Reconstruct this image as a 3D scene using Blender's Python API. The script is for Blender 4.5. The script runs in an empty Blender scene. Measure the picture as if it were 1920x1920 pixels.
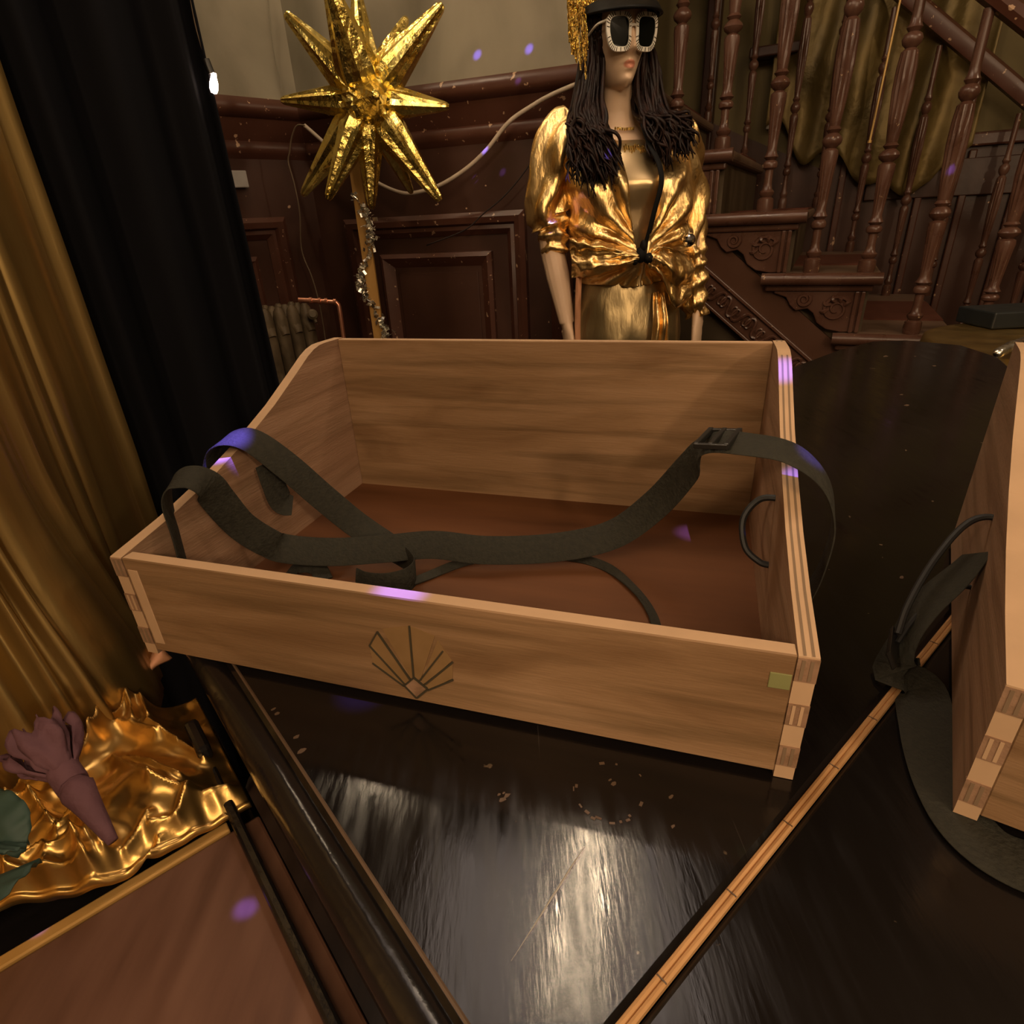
import bpy, bmesh, math, random
from mathutils import Vector as V, Matrix, noise
PI = math.pi
random.seed(7)
S = bpy.context.scene
COL = S.collection

# ------------------------------------------------------------------ camera
FPX, PITCH, ROLL, CZ, LZ = 1109.69, .4587, -.0526, 1.2806, .98
cd = bpy.data.cameras.new('camera'); cam = bpy.data.objects.new('camera', cd); COL.objects.link(cam)
F_ = V((0, math.cos(PITCH), -math.sin(PITCH))); r_ = V((1, 0, 0)); u_ = r_.cross(F_)
R_ = math.cos(ROLL)*r_ + math.sin(ROLL)*u_; U_ = -math.sin(ROLL)*r_ + math.cos(ROLL)*u_
CAM = V((0, 0, CZ))
cam.matrix_world = Matrix(((R_.x, U_.x, -F_.x, CAM.x), (R_.y, U_.y, -F_.y, CAM.y), (R_.z, U_.z, -F_.z, CAM.z), (0, 0, 0, 1)))
cd.sensor_width = 36; cd.lens = 36*FPX/1920; cd.clip_start = .01
S.camera = cam
# ------------------------------------------------------------------ world, view, lights
w = bpy.data.worlds.new('world'); S.world = w; w.use_nodes = True
w.node_tree.nodes['Background'].inputs[0].default_value = (1, .66, .36, 1)
w.node_tree.nodes['Background'].inputs[1].default_value = .05
S.view_settings.view_transform = 'Standard'; S.view_settings.look = 'None'
S.view_settings.exposure = 0.2; S.view_settings.gamma = 1; S.view_settings.use_curve_mapping = False
WARM = (1, .70, .43)
def point(name, loc, e, rad=.05, col=WARM):
    l = bpy.data.lights.new(name, 'POINT'); l.energy = e; l.color = col; l.shadow_soft_size = rad
    o = bpy.data.objects.new(name, l); o.location = loc; COL.objects.link(o); return o
def area(name, loc, tgt, sx, sy, e, col=WARM):
    l = bpy.data.lights.new(name, 'AREA'); l.shape = 'RECTANGLE'; l.size = sx; l.size_y = sy; l.energy = e; l.color = col
    o = bpy.data.objects.new(name, l); o.location = loc; COL.objects.link(o)
    o.rotation_euler = (V(tgt)-V(loc)).to_track_quat('-Z', 'Y').to_euler(); return o
area('ceiling_lamp', (.08, 1.12, 2.75), (.08, 1.05, 0), .85, .62, 3.0, (1, .80, .68))
area('room_fill', (.2, -1.6, 3.3), (.2, .8, 1.0), 3.0, 1.4, 52, (1, .72, .45))  # added soft fill behind the camera, gives the metals bright reflections
for i, p in enumerate([(.216, 1.327), (.181, 1.199), (.154, 1.10), (.122, 1.003), (.095, .877)]):
    point('bulb_light', (p[0], p[1], 2.6), 3.2, .016, (1, .76, .50))
point('key_lamp', (.95, -1.45, 1.95), 40, .07)
point('wall_lamp', (-.95, -.75, 1.95), 30, .10)
point('side_lamp', (1.9, -.2, 2.4), 9, .10)
point('fill_light', (2.5, .9, 2.9), 30, .08, (1, .72, .45))  # unseen light added to brighten the staircase
point('fill_light', (-.7, 1.95, 2.85), 17, .08, (1, .76, .50))  # unseen light added to brighten the plaster, star and tray's inner wall
# small violet beams thrown by the mirror ball hanging over the room
BALL = V((.75, .15, 2.9))

# ------------------------------------------------------------------ measuring helpers (pixel of the photo -> real point on a plane)
def ray(x, y): return (FPX*F_ + (x-960)*R_ - (y-960)*U_).normalized()
def at_z(x, y, z): d = ray(x, y); return CAM + d*((z-CAM.z)/d.z)
def at_y(x, y, Y): d = ray(x, y); return CAM + d*(Y/d.y)
def on(x, y, P, n): d = ray(x, y); return CAM + d*((V(P)-CAM).dot(n)/d.dot(n))

# ------------------------------------------------------------------ materials
def newmat(name):
    m = bpy.data.materials.new(name); m.use_nodes = True
    nt = m.node_tree; return m, nt, nt.nodes['Principled BSDF']
def lin(c): return tuple(((x/255)/12.92 if x/255 <= .04045 else ((x/255+.055)/1.055)**2.4) for x in c)
def pmat(name, cols, scale=(1, 1, 1), ns=5, det=5, rough=(.5, .5), metal=0, bump=0, bs=None, bscale=None, spec=.5, dist=0, chips=None, coat=0, rot=None, bdist=.01, streak=None):
    m, nt, b = newmat(name); N = nt.nodes.new; L = nt.links.new
    tc = N('ShaderNodeTexCoord'); mp = N('ShaderNodeMapping'); mp.inputs['Scale'].default_value = scale
    if rot: mp.inputs['Rotation'].default_value = rot
    L(tc.outputs['Object'], mp.inputs['Vector'])
    no = N('ShaderNodeTexNoise'); no.inputs['Scale'].default_value = ns; no.inputs['Detail'].default_value = det; no.inputs['Distortion'].default_value = dist
    L(mp.outputs[0], no.inputs['Vector'])
    rp = N('ShaderNodeValToRGB'); L(no.outputs['Fac'], rp.inputs[0])
    k = len(cols)
    while len(rp.color_ramp.elements) < k: rp.color_ramp.elements.new(.5)
    for i, c in enumerate(cols):
        e = rp.color_ramp.elements[i]; e.position = .28 + .44*i/max(1, k-1); e.color = (*c, 1)
    out = rp.outputs[0]
    if chips:
        c, th, sc = chips
        n2 = N('ShaderNodeTexNoise'); n2.inputs['Scale'].default_value = sc; n2.inputs['Detail'].default_value = 3; L(tc.outputs['Object'], n2.inputs['Vector'])
        r2 = N('ShaderNodeValToRGB'); r2.color_ramp.elements[0].position = th; r2.color_ramp.elements[1].position = th+.02
        L(n2.outputs['Fac'], r2.inputs[0])
        mx = N('ShaderNodeMixRGB'); L(r2.outputs[0], mx.inputs[0]); L(out, mx.inputs[1]); mx.inputs[2].default_value = (*c, 1); out = mx.outputs[0]
    if streak:
        m3 = N('ShaderNodeMapping'); m3.inputs['Scale'].default_value = streak[0]; L(tc.outputs['Object'], m3.inputs[0])
        n3 = N('ShaderNodeTexNoise'); n3.inputs['Scale'].default_value = 1; n3.inputs['Detail'].default_value = 5; n3.inputs['Distortion'].default_value = .6; L(m3.outputs[0], n3.inputs['Vector'])
        r3 = N('ShaderNodeValToRGB'); r3.color_ramp.elements[0].position = .34; r3.color_ramp.elements[1].position = .52; k3 = 1-streak[1]; r3.color_ramp.elements[0].color = (k3, k3, k3*.95, 1); r3.color_ramp.elements[1].color = (1, 1, 1, 1)
        L(n3.outputs['Fac'], r3.inputs[0]); m4 = N('ShaderNodeMixRGB'); m4.blend_type = 'MULTIPLY'; m4.inputs[0].default_value = 1; L(out, m4.inputs[1]); L(r3.outputs[0], m4.inputs[2]); out = m4.outputs[0]
    L(out, b.inputs['Base Color'])
    mr = N('ShaderNodeMapRange'); L(no.outputs['Fac'], mr.inputs[0]); mr.inputs[1].default_value = .3; mr.inputs[2].default_value = .7
    mr.inputs[3].default_value = rough[0]; mr.inputs[4].default_value = rough[1]; L(mr.outputs[0], b.inputs['Roughness'])
    b.inputs['Metallic'].default_value = metal; b.inputs['Specular IOR Level'].default_value = spec; b.inputs['Coat Weight'].default_value = coat
    if bump:
        src = no
        if bs:
            src = N('ShaderNodeTexNoise'); src.inputs['Scale'].default_value = bs; src.inputs['Detail'].default_value = 4
            if bscale:
                m2 = N('ShaderNodeMapping'); m2.inputs['Scale'].default_value = bscale; L(tc.outputs['Object'], m2.inputs[0]); L(m2.outputs[0], src.inputs['Vector'])
            else: L(tc.outputs['Object'], src.inputs['Vector'])
        bp = N('ShaderNodeBump'); bp.inputs['Strength'].default_value = bump; bp.inputs['Distance'].default_value = bdist
        L(src.outputs['Fac'], bp.inputs['Height']); L(bp.outputs[0], b.inputs['Normal'])
    return m
def flat(name, c, rough=.5, metal=0, spec=.5): 
    return pmat(name, [tuple(x*.92 for x in c), tuple(min(1, x*1.06) for x in c)], ns=30, rough=(rough*.9, min(1, rough*1.1)), metal=metal, spec=spec)
WD = [(.175, .096, .045), (.258, .152, .077), (.315, .192, .105)]
M = {}
M['tray_x'] = pmat('tray_wood_along', WD, (1.6, 7, 9), 3.0, 12, (.48, .62), bump=.10, bs=60, bscale=(1, 12, 12), spec=.25, dist=1.1, streak=((3.5, 70, 70), .30))
M['tray_y'] = pmat('tray_wood_side', [(.20, .113, .068), (.290, .172, .106), (.34, .212, .136)], (9, 1.2, 14), 3.2, 9, (.48, .62), bump=.12, bs=60, bscale=(12, 1, 12), spec=.25, dist=.8, streak=((70, 3.5, 70), .25))
M['tray_floor'] = pmat('tray_floor_wood', [(.072, .027, .010), (.110, .043, .017), (.145, .060, .025)], (1.2, 6, 6), 4, 7, (.45, .55), spec=.2)
M['ply_edge'] = flat('pale_ply_edge', (.50, .33, .20), .6, spec=.3)
M['ply_dark'] = flat('dark_ply_layer', (.21, .14, .085), .65, spec=.3)
M['inlay_line'] = flat('inlay_groove', (.045, .035, .018), .7)
M['inlay_wood'] = pmat('inlay_wood', [(.20, .115, .046), (.26, .155, .068)], (10, 10, 10), 4, 4, (.5, .6), spec=.3)
M['sticker'] = flat('green_tinted_wood', (.22, .22, .085), .5)
M['webbing'] = pmat('black_webbing', [(.020, .019, .014), (.033, .031, .023)], (1, 1, 1), 240, 2, (.75, .9), bump=.5, bs=420, spec=.25, bdist=.002)
M['cord'] = flat('black_cord', (.008, .008, .008), .6)
M['buckle'] = flat('black_plastic', (.012, .011, .010), .4)
M['black_wood'] = pmat('black_piano_rim', [(.006, .005, .005), (.012, .010, .010)], (1, 1, 1), 6, 6, (.14, .26), bump=.04, bs=140, spec=.42)
M['worn'] = flat('worn_edge_wood', (.10, .062, .038), .5)
M['brass'] = pmat('piano_hinge_brass', [(.50, .27, .11), (.66, .38, .17)], (1, 1, 1), 25, 4, (.42, .55), metal=.45)
M['brass_trim'] = pmat('brass_trim', [(.42, .24, .07), (.52, .30, .09)], (1, 1, 1), 14, 3, (.42, .55), metal=.3)
M['mahogany'] = pmat('mahogany_board', [(.072, .032, .020), (.105, .049, .031), (.13, .064, .041)], (14, 2, 3), 5, 10, (.42, .55), spec=.35, bump=.03, bs=40, rot=(0, 0, .35))
M['lame'] = pmat('gold_lame', [(.50, .30, .085), (.62, .39, .13)], (1, 1, 1), 9, 3, (.24, .36), metal=.97, bump=.10, bs=55, bdist=.006)
M['lame_shirt'] = pmat('gold_lame_shirt', [(.92, .60, .22), (1, .74, .36)], (1, 1, 1), 12, 3, (.30, .42), metal=1, bump=.45, bs=30, bscale=(1.6, 1.6, .6), bdist=.012)
M['lame_dull'] = pmat('dull_gold_curtain', [(.32, .215, .075), (.43, .295, .11)], (3, 3, .4), 5, 4, (.34, .44), metal=.92, bump=.15, bs=12, bscale=(3, 3, .4))
M['foil'] = pmat('gold_foil', [(.95, .70, .16), (1, .82, .28)], (1, 1, 1), 8, 3, (.17, .32), metal=1, bump=.55, bs=34, bdist=.012)
M['copper_foil'] = pmat('rose_gold_cloth', [(.60, .28, .14), (.72, .36, .20)], (1, 1, 1), 8, 3, (.5, .6), metal=.4, bump=.2, bs=30)
M['velvet'] = pmat('black_velvet', [(.0035, .0035, .0045), (.007, .007, .009)], (2, 2, .3), 6, 3, (.9, 1), spec=.1)
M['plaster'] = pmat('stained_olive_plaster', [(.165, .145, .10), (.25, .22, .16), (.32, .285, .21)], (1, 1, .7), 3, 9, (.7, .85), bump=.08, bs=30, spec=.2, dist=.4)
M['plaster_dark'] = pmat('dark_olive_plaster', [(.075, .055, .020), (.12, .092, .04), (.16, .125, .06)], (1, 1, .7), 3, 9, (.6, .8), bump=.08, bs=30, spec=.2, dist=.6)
WC = [(.036, .014, .009), (.050, .020, .012), (.065, .027, .016)]
M['wainscot'] = pmat('dark_maroon_paint', WC, (1, 1, .6), 5, 7, (.32, .5), bump=.05, bs=30, spec=.4, chips=((.42, .27, .17), .735, 34))
M['rail'] = pmat('maroon_rail_paint', [(.062, .022, .013), (.09, .034, .02)], (1, 1, 1), 8, 6, (.3, .45), bump=.05, bs=40, spec=.45, chips=((.45, .29, .18), .67, 46))
M['stairwood'] = pmat('stair_brown_paint', [(.062, .027, .017), (.088, .040, .026), (.115, .056, .037)], (1, 1, 1), 9, 7, (.22, .36), bump=.08, bs=60, spec=.45, chips=((.40, .26, .15), .715, 60))
M['stringer'] = pmat('stringer_brown_paint', [(.064, .026, .013), (.085, .036, .019)], (1, 1, 1), 5, 7, (.38, .5), spec=.35)
M['riser'] = pmat('worn_olive_riser', [(.06, .040, .020), (.095, .066, .036)], (1, 1, 1), 7, 7, (.5, .7), spec=.3)
M['tread'] = pmat('worn_tread', [(.12, .072, .045), (.17, .105, .07)], (1, 1, 1), 7, 7, (.4, .6), spec=.3)
M['runner'] = pmat('red_stair_runner', [(.085, .030, .018), (.115, .042, .026)], (1, 1, 1), 9, 5, (.8, .9), spec=.15)
M['drape'] = pmat('dark_gold_drape', [(.075, .052, .014), (.13, .090, .026), (.24, .165, .055)], (1, 1, .6), 7, 7, (.42, .56), metal=.45, bump=.4, bs=14, bdist=.02)
M['skin'] = None
M['iron'] = pmat('rusty_gold_iron', [(.06, .042, .022), (.11, .078, .042), (.18, .13, .075)], (1, 1, .35), 30, 6, (.5, .7), metal=.25, bump=.3, bs=50, spec=.4)
M['copper'] = pmat('copper_pipe', [(.80, .34, .20), (.95, .46, .30)], (1, 1, 1), 20, 3, (.28, .36), metal=.9)
M['pole'] = pmat('pine_pole', [(.42, .22, .055), (.52, .29, .08)], (12, 12, 1), 4, 4, (.55, .65), spec=.3)
M['white_cable'] = flat('white_cable', (.50, .40, .30), .45)
M['thin_wire'] = flat('brown_wire', (.14, .095, .055), .5)
M['dark_wire'] = flat('dark_wire', (.02, .012, .01), .5)
M['silver'] = pmat('silver_tinsel', [(.85, .82, .72), (.98, .96, .88)], (1, 1, 1), 60, 2, (.2, .35), metal=1)
M['label_white'] = flat('off_white_card', (.36, .33, .30), .5)
M['hair'] = pmat('dark_brown_wig', [(.005, .0022, .002), (.012, .0045, .003), (.034, .011, .006)], (1, 1, .25), 60, 4, (.45, .6), spec=.3)
M['hat_black'] = flat('black_visor', (.004, .004, .004), .6, spec=.2)
M['sequin'] = pmat('gold_sequins', [(.7, .42, .06), (1, .72, .22)], (1, 1, .45), 160, 2, (.12, .25), metal=1, bump=1, bs=150, bscale=(1, 1, .35), bdist=.02)
M['lens'] = flat('black_lens', (.003, .004, .003), .12, spec=.3)
M['rhine'] = flat('rhinestone_white', (.85, .80, .70), .22)
M['top'] = pmat('bronze_satin_top', [(.66, .48, .25), (.74, .55, .30)], (1, 1, 1), 8, 3, (.28, .36), metal=.8, spec=.4)
M['trousers'] = pmat('bronze_satin_trousers', [(.32, .24, .12), (.44, .335, .175)], (1, 1, .5), 9, 4, (.32, .42), metal=.9, bump=.2, bs=14, bscale=(2, 2, .5), bdist=.02)
M['sash'] = flat('black_sash', (.004, .004, .004), .7, spec=.2)
M['mirror_ball'] = flat('mirror_silver', (.75, .75, .78), .12, metal=1)
M['shoe'] = flat('black_shoe', (.01, .01, .01), .35)
M['mauve'] = pmat('mauve_petal', [(.085, .038, .048), (.135, .065, .078)], (1, 1, 1), 30, 4, (.7, .85), bump=.3, bs=60, spec=.2)
M['leaf'] = pmat('teal_leaf', [(.022, .045, .036), (.042, .075, .058)], (1, 1, 1), 25, 3, (.5, .65), spec=.3)
M['floor'] = pmat('dark_floor_boards', [(.03, .016, .009), (.055, .03, .017)], (8, 1, 1), 4, 5, (.35, .5))
M['ceiling'] = flat('ceiling_paint', (.085, .065, .045), .8)
M['tealbox'] = flat('dark_teal_case', (.012, .016, .018), .5)
M['lit_edge'] = flat('lit_baluster_gold', (.60, .38, .12), .4, metal=.2)  # light on a baluster edge, put into the colour

def piano_lid_mat():
    m, nt, b = newmat('scuffed_black_lacquer'); N = nt.nodes.new; L = nt.links.new
    tc = N('ShaderNodeTexCoord')
    def noi(sc, scale, det=6, rot=0):
        mp = N('ShaderNodeMapping'); mp.inputs['Scale'].default_value = scale; mp.inputs['Rotation'].default_value = (0, 0, rot); L(tc.outputs['Object'], mp.inputs[0])
        n = N('ShaderNodeTexNoise'); n.inputs['Scale'].default_value = sc; n.inputs['Detail'].default_value = det; L(mp.outputs[0], n.inputs['Vector']); return n
    def ramp(n, a, c, ca=(0, 0, 0, 1), cb=(1, 1, 1, 1)):
        r = N('ShaderNodeValToRGB'); r.color_ramp.elements[0].position = a; r.color_ramp.elements[1].position = c
        r.color_ramp.elements[0].color = ca; r.color_ramp.elements[1].color = cb; L(n, r.inputs[0]); return r
    base = ramp(noi(5, (1, 1, 1)).outputs['Fac'], .3, .7, (.0045, .0036, .0034, 1), (.009, .007, .0062, 1))
    spk = ramp(noi(70, (1, 1, 1), 3).outputs['Fac'], .735, .78)
    scr = ramp(noi(9, (60, 1, 1), 3, .5).outputs['Fac'], .71, .80)
    mx = N('ShaderNodeMixRGB'); mx.inputs[2].default_value = (.20, .14, .09, 1)
    mulv = N('ShaderNodeMath'); mulv.operation = 'MULTIPLY'; mulv.inputs[1].default_value = .7; L(spk.outputs[0], mulv.inputs[0])
    L(mulv.outputs[0], mx.inputs[0]); L(base.outputs[0], mx.inputs[1])
    mx2 = N('ShaderNodeMixRGB'); mx2.inputs[2].default_value = (.06, .05, .045, 1)
    mul2 = N('ShaderNodeMath'); mul2.operation = 'MULTIPLY'; mul2.inputs[1].default_value = .5; L(scr.outputs[0], mul2.inputs[0])
    L(mul2.outputs[0], mx2.inputs[0]); L(mx.outputs[0], mx2.inputs[1]); L(mx2.outputs[0], b.inputs['Base Color'])
    rr = N('ShaderNodeMapRange'); L(noi(22, (7, 1, 1), 6, .12).outputs['Fac'], rr.inputs[0]); rr.inputs[1].default_value = .3; rr.inputs[2].default_value = .7
    rr.inputs[3].default_value = .07; rr.inputs[4].default_value = .24; L(rr.outputs[0], b.inputs['Roughness'])
    bp = N('ShaderNodeBump'); bp.inputs['Strength'].default_value = .05; bp.inputs['Distance'].default_value = .0016
    L(noi(46, (9, 1.6, 1), 10, .12).outputs['Fac'], bp.inputs['Height']); L(bp.outputs[0], b.inputs['Normal'])
    b.inputs['Specular IOR Level'].default_value = .5
    return m
M['lid'] = piano_lid_mat()

def skin_mat(lip_c):
    m, nt, b = newmat('painted_mannequin_skin'); N = nt.nodes.new; L = nt.links.new
    g = N('ShaderNodeNewGeometry'); sb = N('ShaderNodeVectorMath'); sb.operation = 'SUBTRACT'; L(g.outputs['Position'], sb.inputs[0]); sb.inputs[1].default_value = lip_c
    dv = N('ShaderNodeVectorMath'); dv.operation = 'DIVIDE'; L(sb.outputs[0], dv.inputs[0]); dv.inputs[1].default_value = (.023, .03, .0105)
    ln = N('ShaderNodeVectorMath'); ln.operation = 'LENGTH'; L(dv.outputs[0], ln.inputs[0])
    rp = N('ShaderNodeValToRGB'); rp.color_ramp.elements[0].position = .8; rp.color_ramp.elements[1].position = 1.0
    rp.color_ramp.elements[0].color = (.62, .25, .16, 1); rp.color_ramp.elements[1].color = (.74, .52, .35, 1)
    L(ln.outputs['Value'], rp.inputs[0]); L(rp.outputs[0], b.inputs['Base Color']); b.inputs['Roughness'].default_value = .42
    b.inputs['Specular IOR Level'].default_value = .4
    return m

# ------------------------------------------------------------------ mesh builder
class MB:
    def __init__(s): s.v = []; s.f = []; s.m = []; s.mi = 0
    def add(s, vs, fs):
        o = len(s.v); s.v += [V(p) for p in vs]
        for f in fs: s.f.append([i+o for i in f]); s.m.append(s.mi)
    def obox(s, c, ax, ay, az):      # centre and three half-axis vectors
        c, ax, ay, az = V(c), V(ax), V(ay), V(az)
        vs = [c+i*ax+j*ay+k*az for k in (-1, 1) for j in (-1, 1) for i in (-1, 1)]
        fs = [(0, 2, 3, 1), (4, 5, 7, 6), (0, 1, 5, 4), (2, 6, 7, 3), (0, 4, 6, 2), (1, 3, 7, 5)]
        if ax.cross(ay).dot(az) < 0: fs = [f[::-1] for f in fs]
        s.add(vs, fs)
    def box(s, x0, x1, y0, y1, z0, z1):
        s.obox(((x0+x1)/2, (y0+y1)/2, (z0+z1)/2), ((x1-x0)/2, 0, 0), (0, (y1-y0)/2, 0), (0, 0, (z1-z0)/2))
    def prism(s, poly, off):         # closed polygon of 3-D points swept by vector off
        n = len(poly); poly = [V(p) for p in poly]; off = V(off)
        nn = V((0, 0, 0))
        for i in range(n): nn += poly[i].cross(poly[(i+1) % n])
        if nn.dot(off) > 0: poly = poly[::-1]
        s.add(poly+[p+off for p in poly], [tuple(range(n)), tuple(range(2*n-1, n-1, -1))]+[(i, n+i, n+(i+1) % n, (i+1) % n) for i in range(n)])
    def grid(s, fn, nu, nv, closeu=False):
        o = []
        for j in range(nv+1):
            for i in range(nu if closeu else nu+1): o.append(fn(i/nu, j/nv))
        r = nu if closeu else nu+1; fs = []
        for j in range(nv):
            for i in range(nu):
                a = j*r+i; b = j*r+(i+1) % r; fs.append((a, b, b+r, a+r))
        s.add(o, fs)
    def rings(s, rings, cap=True):
        n = len(rings[0]); vs = [p for r in rings for p in r]; fs = []
        for j in range(len(rings)-1):
            for i in range(n):
                a = j*n+i; b = j*n+(i+1) % n; fs.append((a, b, b+n, a+n))
        if cap: fs += [tuple(range(n))[::-1], tuple(range((len(rings)-1)*n, len(rings)*n))]
        s.add(vs, fs)
    def tube(s, pts, rad, n=8, cap=True):
        pts = [V(p) for p in pts]; k = len(pts)
        if not hasattr(rad, '__len__'): rad = [rad]*k
        T = [(pts[min(i+1, k-1)]-pts[max(i-1, 0)]).normalized() for i in range(k)]
        a = V((0, 0, 1)) if abs(T[0].z) < .9 else V((1, 0, 0))
        N = (a-T[0]*a.dot(T[0])).normalized(); R = []
        for i in range(k):
            N = (N-T[i]*N.dot(T[i])).normalized(); B = T[i].cross(N)
            R.append([pts[i]+rad[i]*(math.cos(2*PI*j/n)*N+math.sin(2*PI*j/n)*B) for j in range(n)])
        s.rings(R, cap)
    def ribbon(s, pts, nor, wid, th=.0016):
        pts = [V(p) for p in pts]; k = len(pts); R = []
        for i in range(k):
            T = (pts[min(i+1, k-1)]-pts[max(i-1, 0)]).normalized(); n = V(nor[i]); n = (n-T*n.dot(T)).normalized(); B = T.cross(n)
            h = wid/2; e = th/2
            R.append([pts[i]+B*h+n*e*.3, pts[i]+B*h*.9+n*e, pts[i]-B*h*.9+n*e, pts[i]-B*h+n*e*.3, pts[i]-B*h-n*e*.3, pts[i]-B*h*.9-n*e, pts[i]+B*h*.9-n*e, pts[i]+B*h-n*e*.3][::-1])
        s.rings(R)
    def lathe(s, prof, base, axis=(0, 0, 1), n=16, flute=()):
        A = V(axis).normalized(); X = A.orthogonal().normalized(); Y = A.cross(X); base = V(base); R = []
        for (r, z) in prof:
            fl = any(a <= z <= b for a, b in flute)
            R.append([base+A*z+(r*(.84 if fl and i % 2 else 1))*(math.cos(2*PI*i/n)*X+math.sin(2*PI*i/n)*Y) for i in range(n)])
        s.rings(R)
def cr(pts, n=8):                    # Catmull-Rom resample
    pts = [V(p) for p in pts]; P = [2*pts[0]-pts[1]]+pts+[2*pts[-1]-pts[-2]]; o = []
    for i in range(1, len(P)-2):
        for k in range(n):
            t = k/n; a, b, c, d = P[i-1], P[i], P[i+1], P[i+2]
            o.append(.5*((2*b)+(c-a)*t+(2*a-5*b+4*c-d)*t*t+(3*b-a-3*c+d)*t**3))
    return o+[pts[-1]]
WM = {}
def obj(name, mb, mats, parent=None, smooth=False, bevel=0, bseg=2, loc=None, label=None, local=False, kind=None):
    me = bpy.data.meshes.new(name); me.from_pydata([tuple(p) for p in mb.v], [], mb.f)
    if not isinstance(mats, (list, tuple)): mats = [mats]
    for m in mats: me.materials.append(M[m] if isinstance(m, str) else m)
    if len(mats) > 1: me.polygons.foreach_set('material_index', mb.m)
    if smooth: me.polygons.foreach_set('use_smooth', [True]*len(me.polygons))
    o = bpy.data.objects.new(name, me); COL.objects.link(o)
    if parent is not None:
        o.parent = parent; WM[o] = WM[parent]
        if not local: me.transform(WM[parent].inverted())
    else:
        if loc is None:
            n = len(me.vertices); c = sum((v.co for v in me.vertices), V((0, 0, 0)))/n; loc = V((c.x, c.y, min(v.co.z for v in me.vertices)))
        me.transform(Matrix.Translation(-V(loc))); o.location = loc; WM[o] = Matrix.Translation(loc)
    if smooth and smooth != 'all':
        try: me.set_sharp_from_angle(angle=math.radians(38))
        except Exception: pass
    if bevel:
        b = o.modifiers.new('bevel', 'BEVEL'); b.width = bevel; b.segments = bseg; b.limit_method = 'ANGLE'; b.angle_limit = math.radians(40)
    if label: o['label'] = label
    if kind: o['kind'] = kind
    me.update(); return o
def tag(o, label, cat, group=None):
    o['label'] = label; o['category'] = cat
    if group: o['group'] = group
    return o
def thing(name, label, cat, loc, rotz=0, group=None):
    o = bpy.data.objects.new(name, None); COL.objects.link(o); o.empty_display_size = .05
    o.location = loc; o.rotation_euler = (0, 0, rotz); WM[o] = Matrix.Translation(V(loc)) @ Matrix.Rotation(rotz, 4, 'Z')
    return tag(o, label, cat, group)
def dupe(root, name_parts=True):
    r = root.copy(); COL.objects.link(r)
    for ch in list(root.children):
        c = ch.copy(); COL.objects.link(c); c.parent = r
    return r
def nz(x, y=0, z=0): return noise.noise(V((x, y, z)))
def sstep(a, b, x): t = max(0, min(1, (x-a)/(b-a))); return t*t*(3-2*t)
def structure(o): o['kind'] = 'structure'; return o

# ================================================================== THE ROOM
mb = MB(); mb.box(-3.2, 4.6, -2.6, 5.2, -.06, 0); structure(obj('floor', mb, 'floor'))
mb = MB(); mb.box(-3.2, 4.6, -2.6, 5.2, 3.6, 3.66); structure(obj('ceiling', mb, 'ceiling'))
mb = MB(); mb.box(-3.2, 4.6, -2.66, -2.6, 0, 3.6); structure(obj('wall_rear', mb, 'plaster'))
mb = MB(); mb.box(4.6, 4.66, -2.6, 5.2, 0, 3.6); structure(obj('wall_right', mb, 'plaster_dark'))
mb = MB(); mb.box(-3.26, -3.2, -2.6, 5.2, 0, 3.6); structure(obj('wall_left', mb, 'plaster'))
AW = math.radians(20.5); wd = V((math.cos(AW), -math.sin(AW), 0)); wn = V((-math.sin(AW), -math.cos(AW), 0)); Z = V((0, 0, 1))
P0 = at_y(1000, 130, 2.35); P0.z = 0
def W(s, z, d=0): return P0 + wd*s + Z*z + wn*d
CORN = -.919; WEND = .36
AL = math.radians(43.6); ld = V((-math.sin(math.radians(46.4)), -math.cos(math.radians(46.4)), 0)); ln_ = V((ld.y, -ld.x, 0))
if ln_.dot(-W(CORN, 0)) < 0: ln_ = -ln_
def LW(s, z, d=0): return W(CORN, 0) + ld*s + Z*z + ln_*d
def wallbox(mb, fn, s0, s1, z0, z1, d0, d1):
    mb.add([fn(s, z, d) for d in (d0, d1) for z in (z0, z1) for s in (s0, s1)], [(0, 1, 3, 2), (4, 6, 7, 5), (0, 4, 5, 1), (2, 3, 7, 6), (0, 2, 6, 4), (1, 5, 7, 3)])
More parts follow.
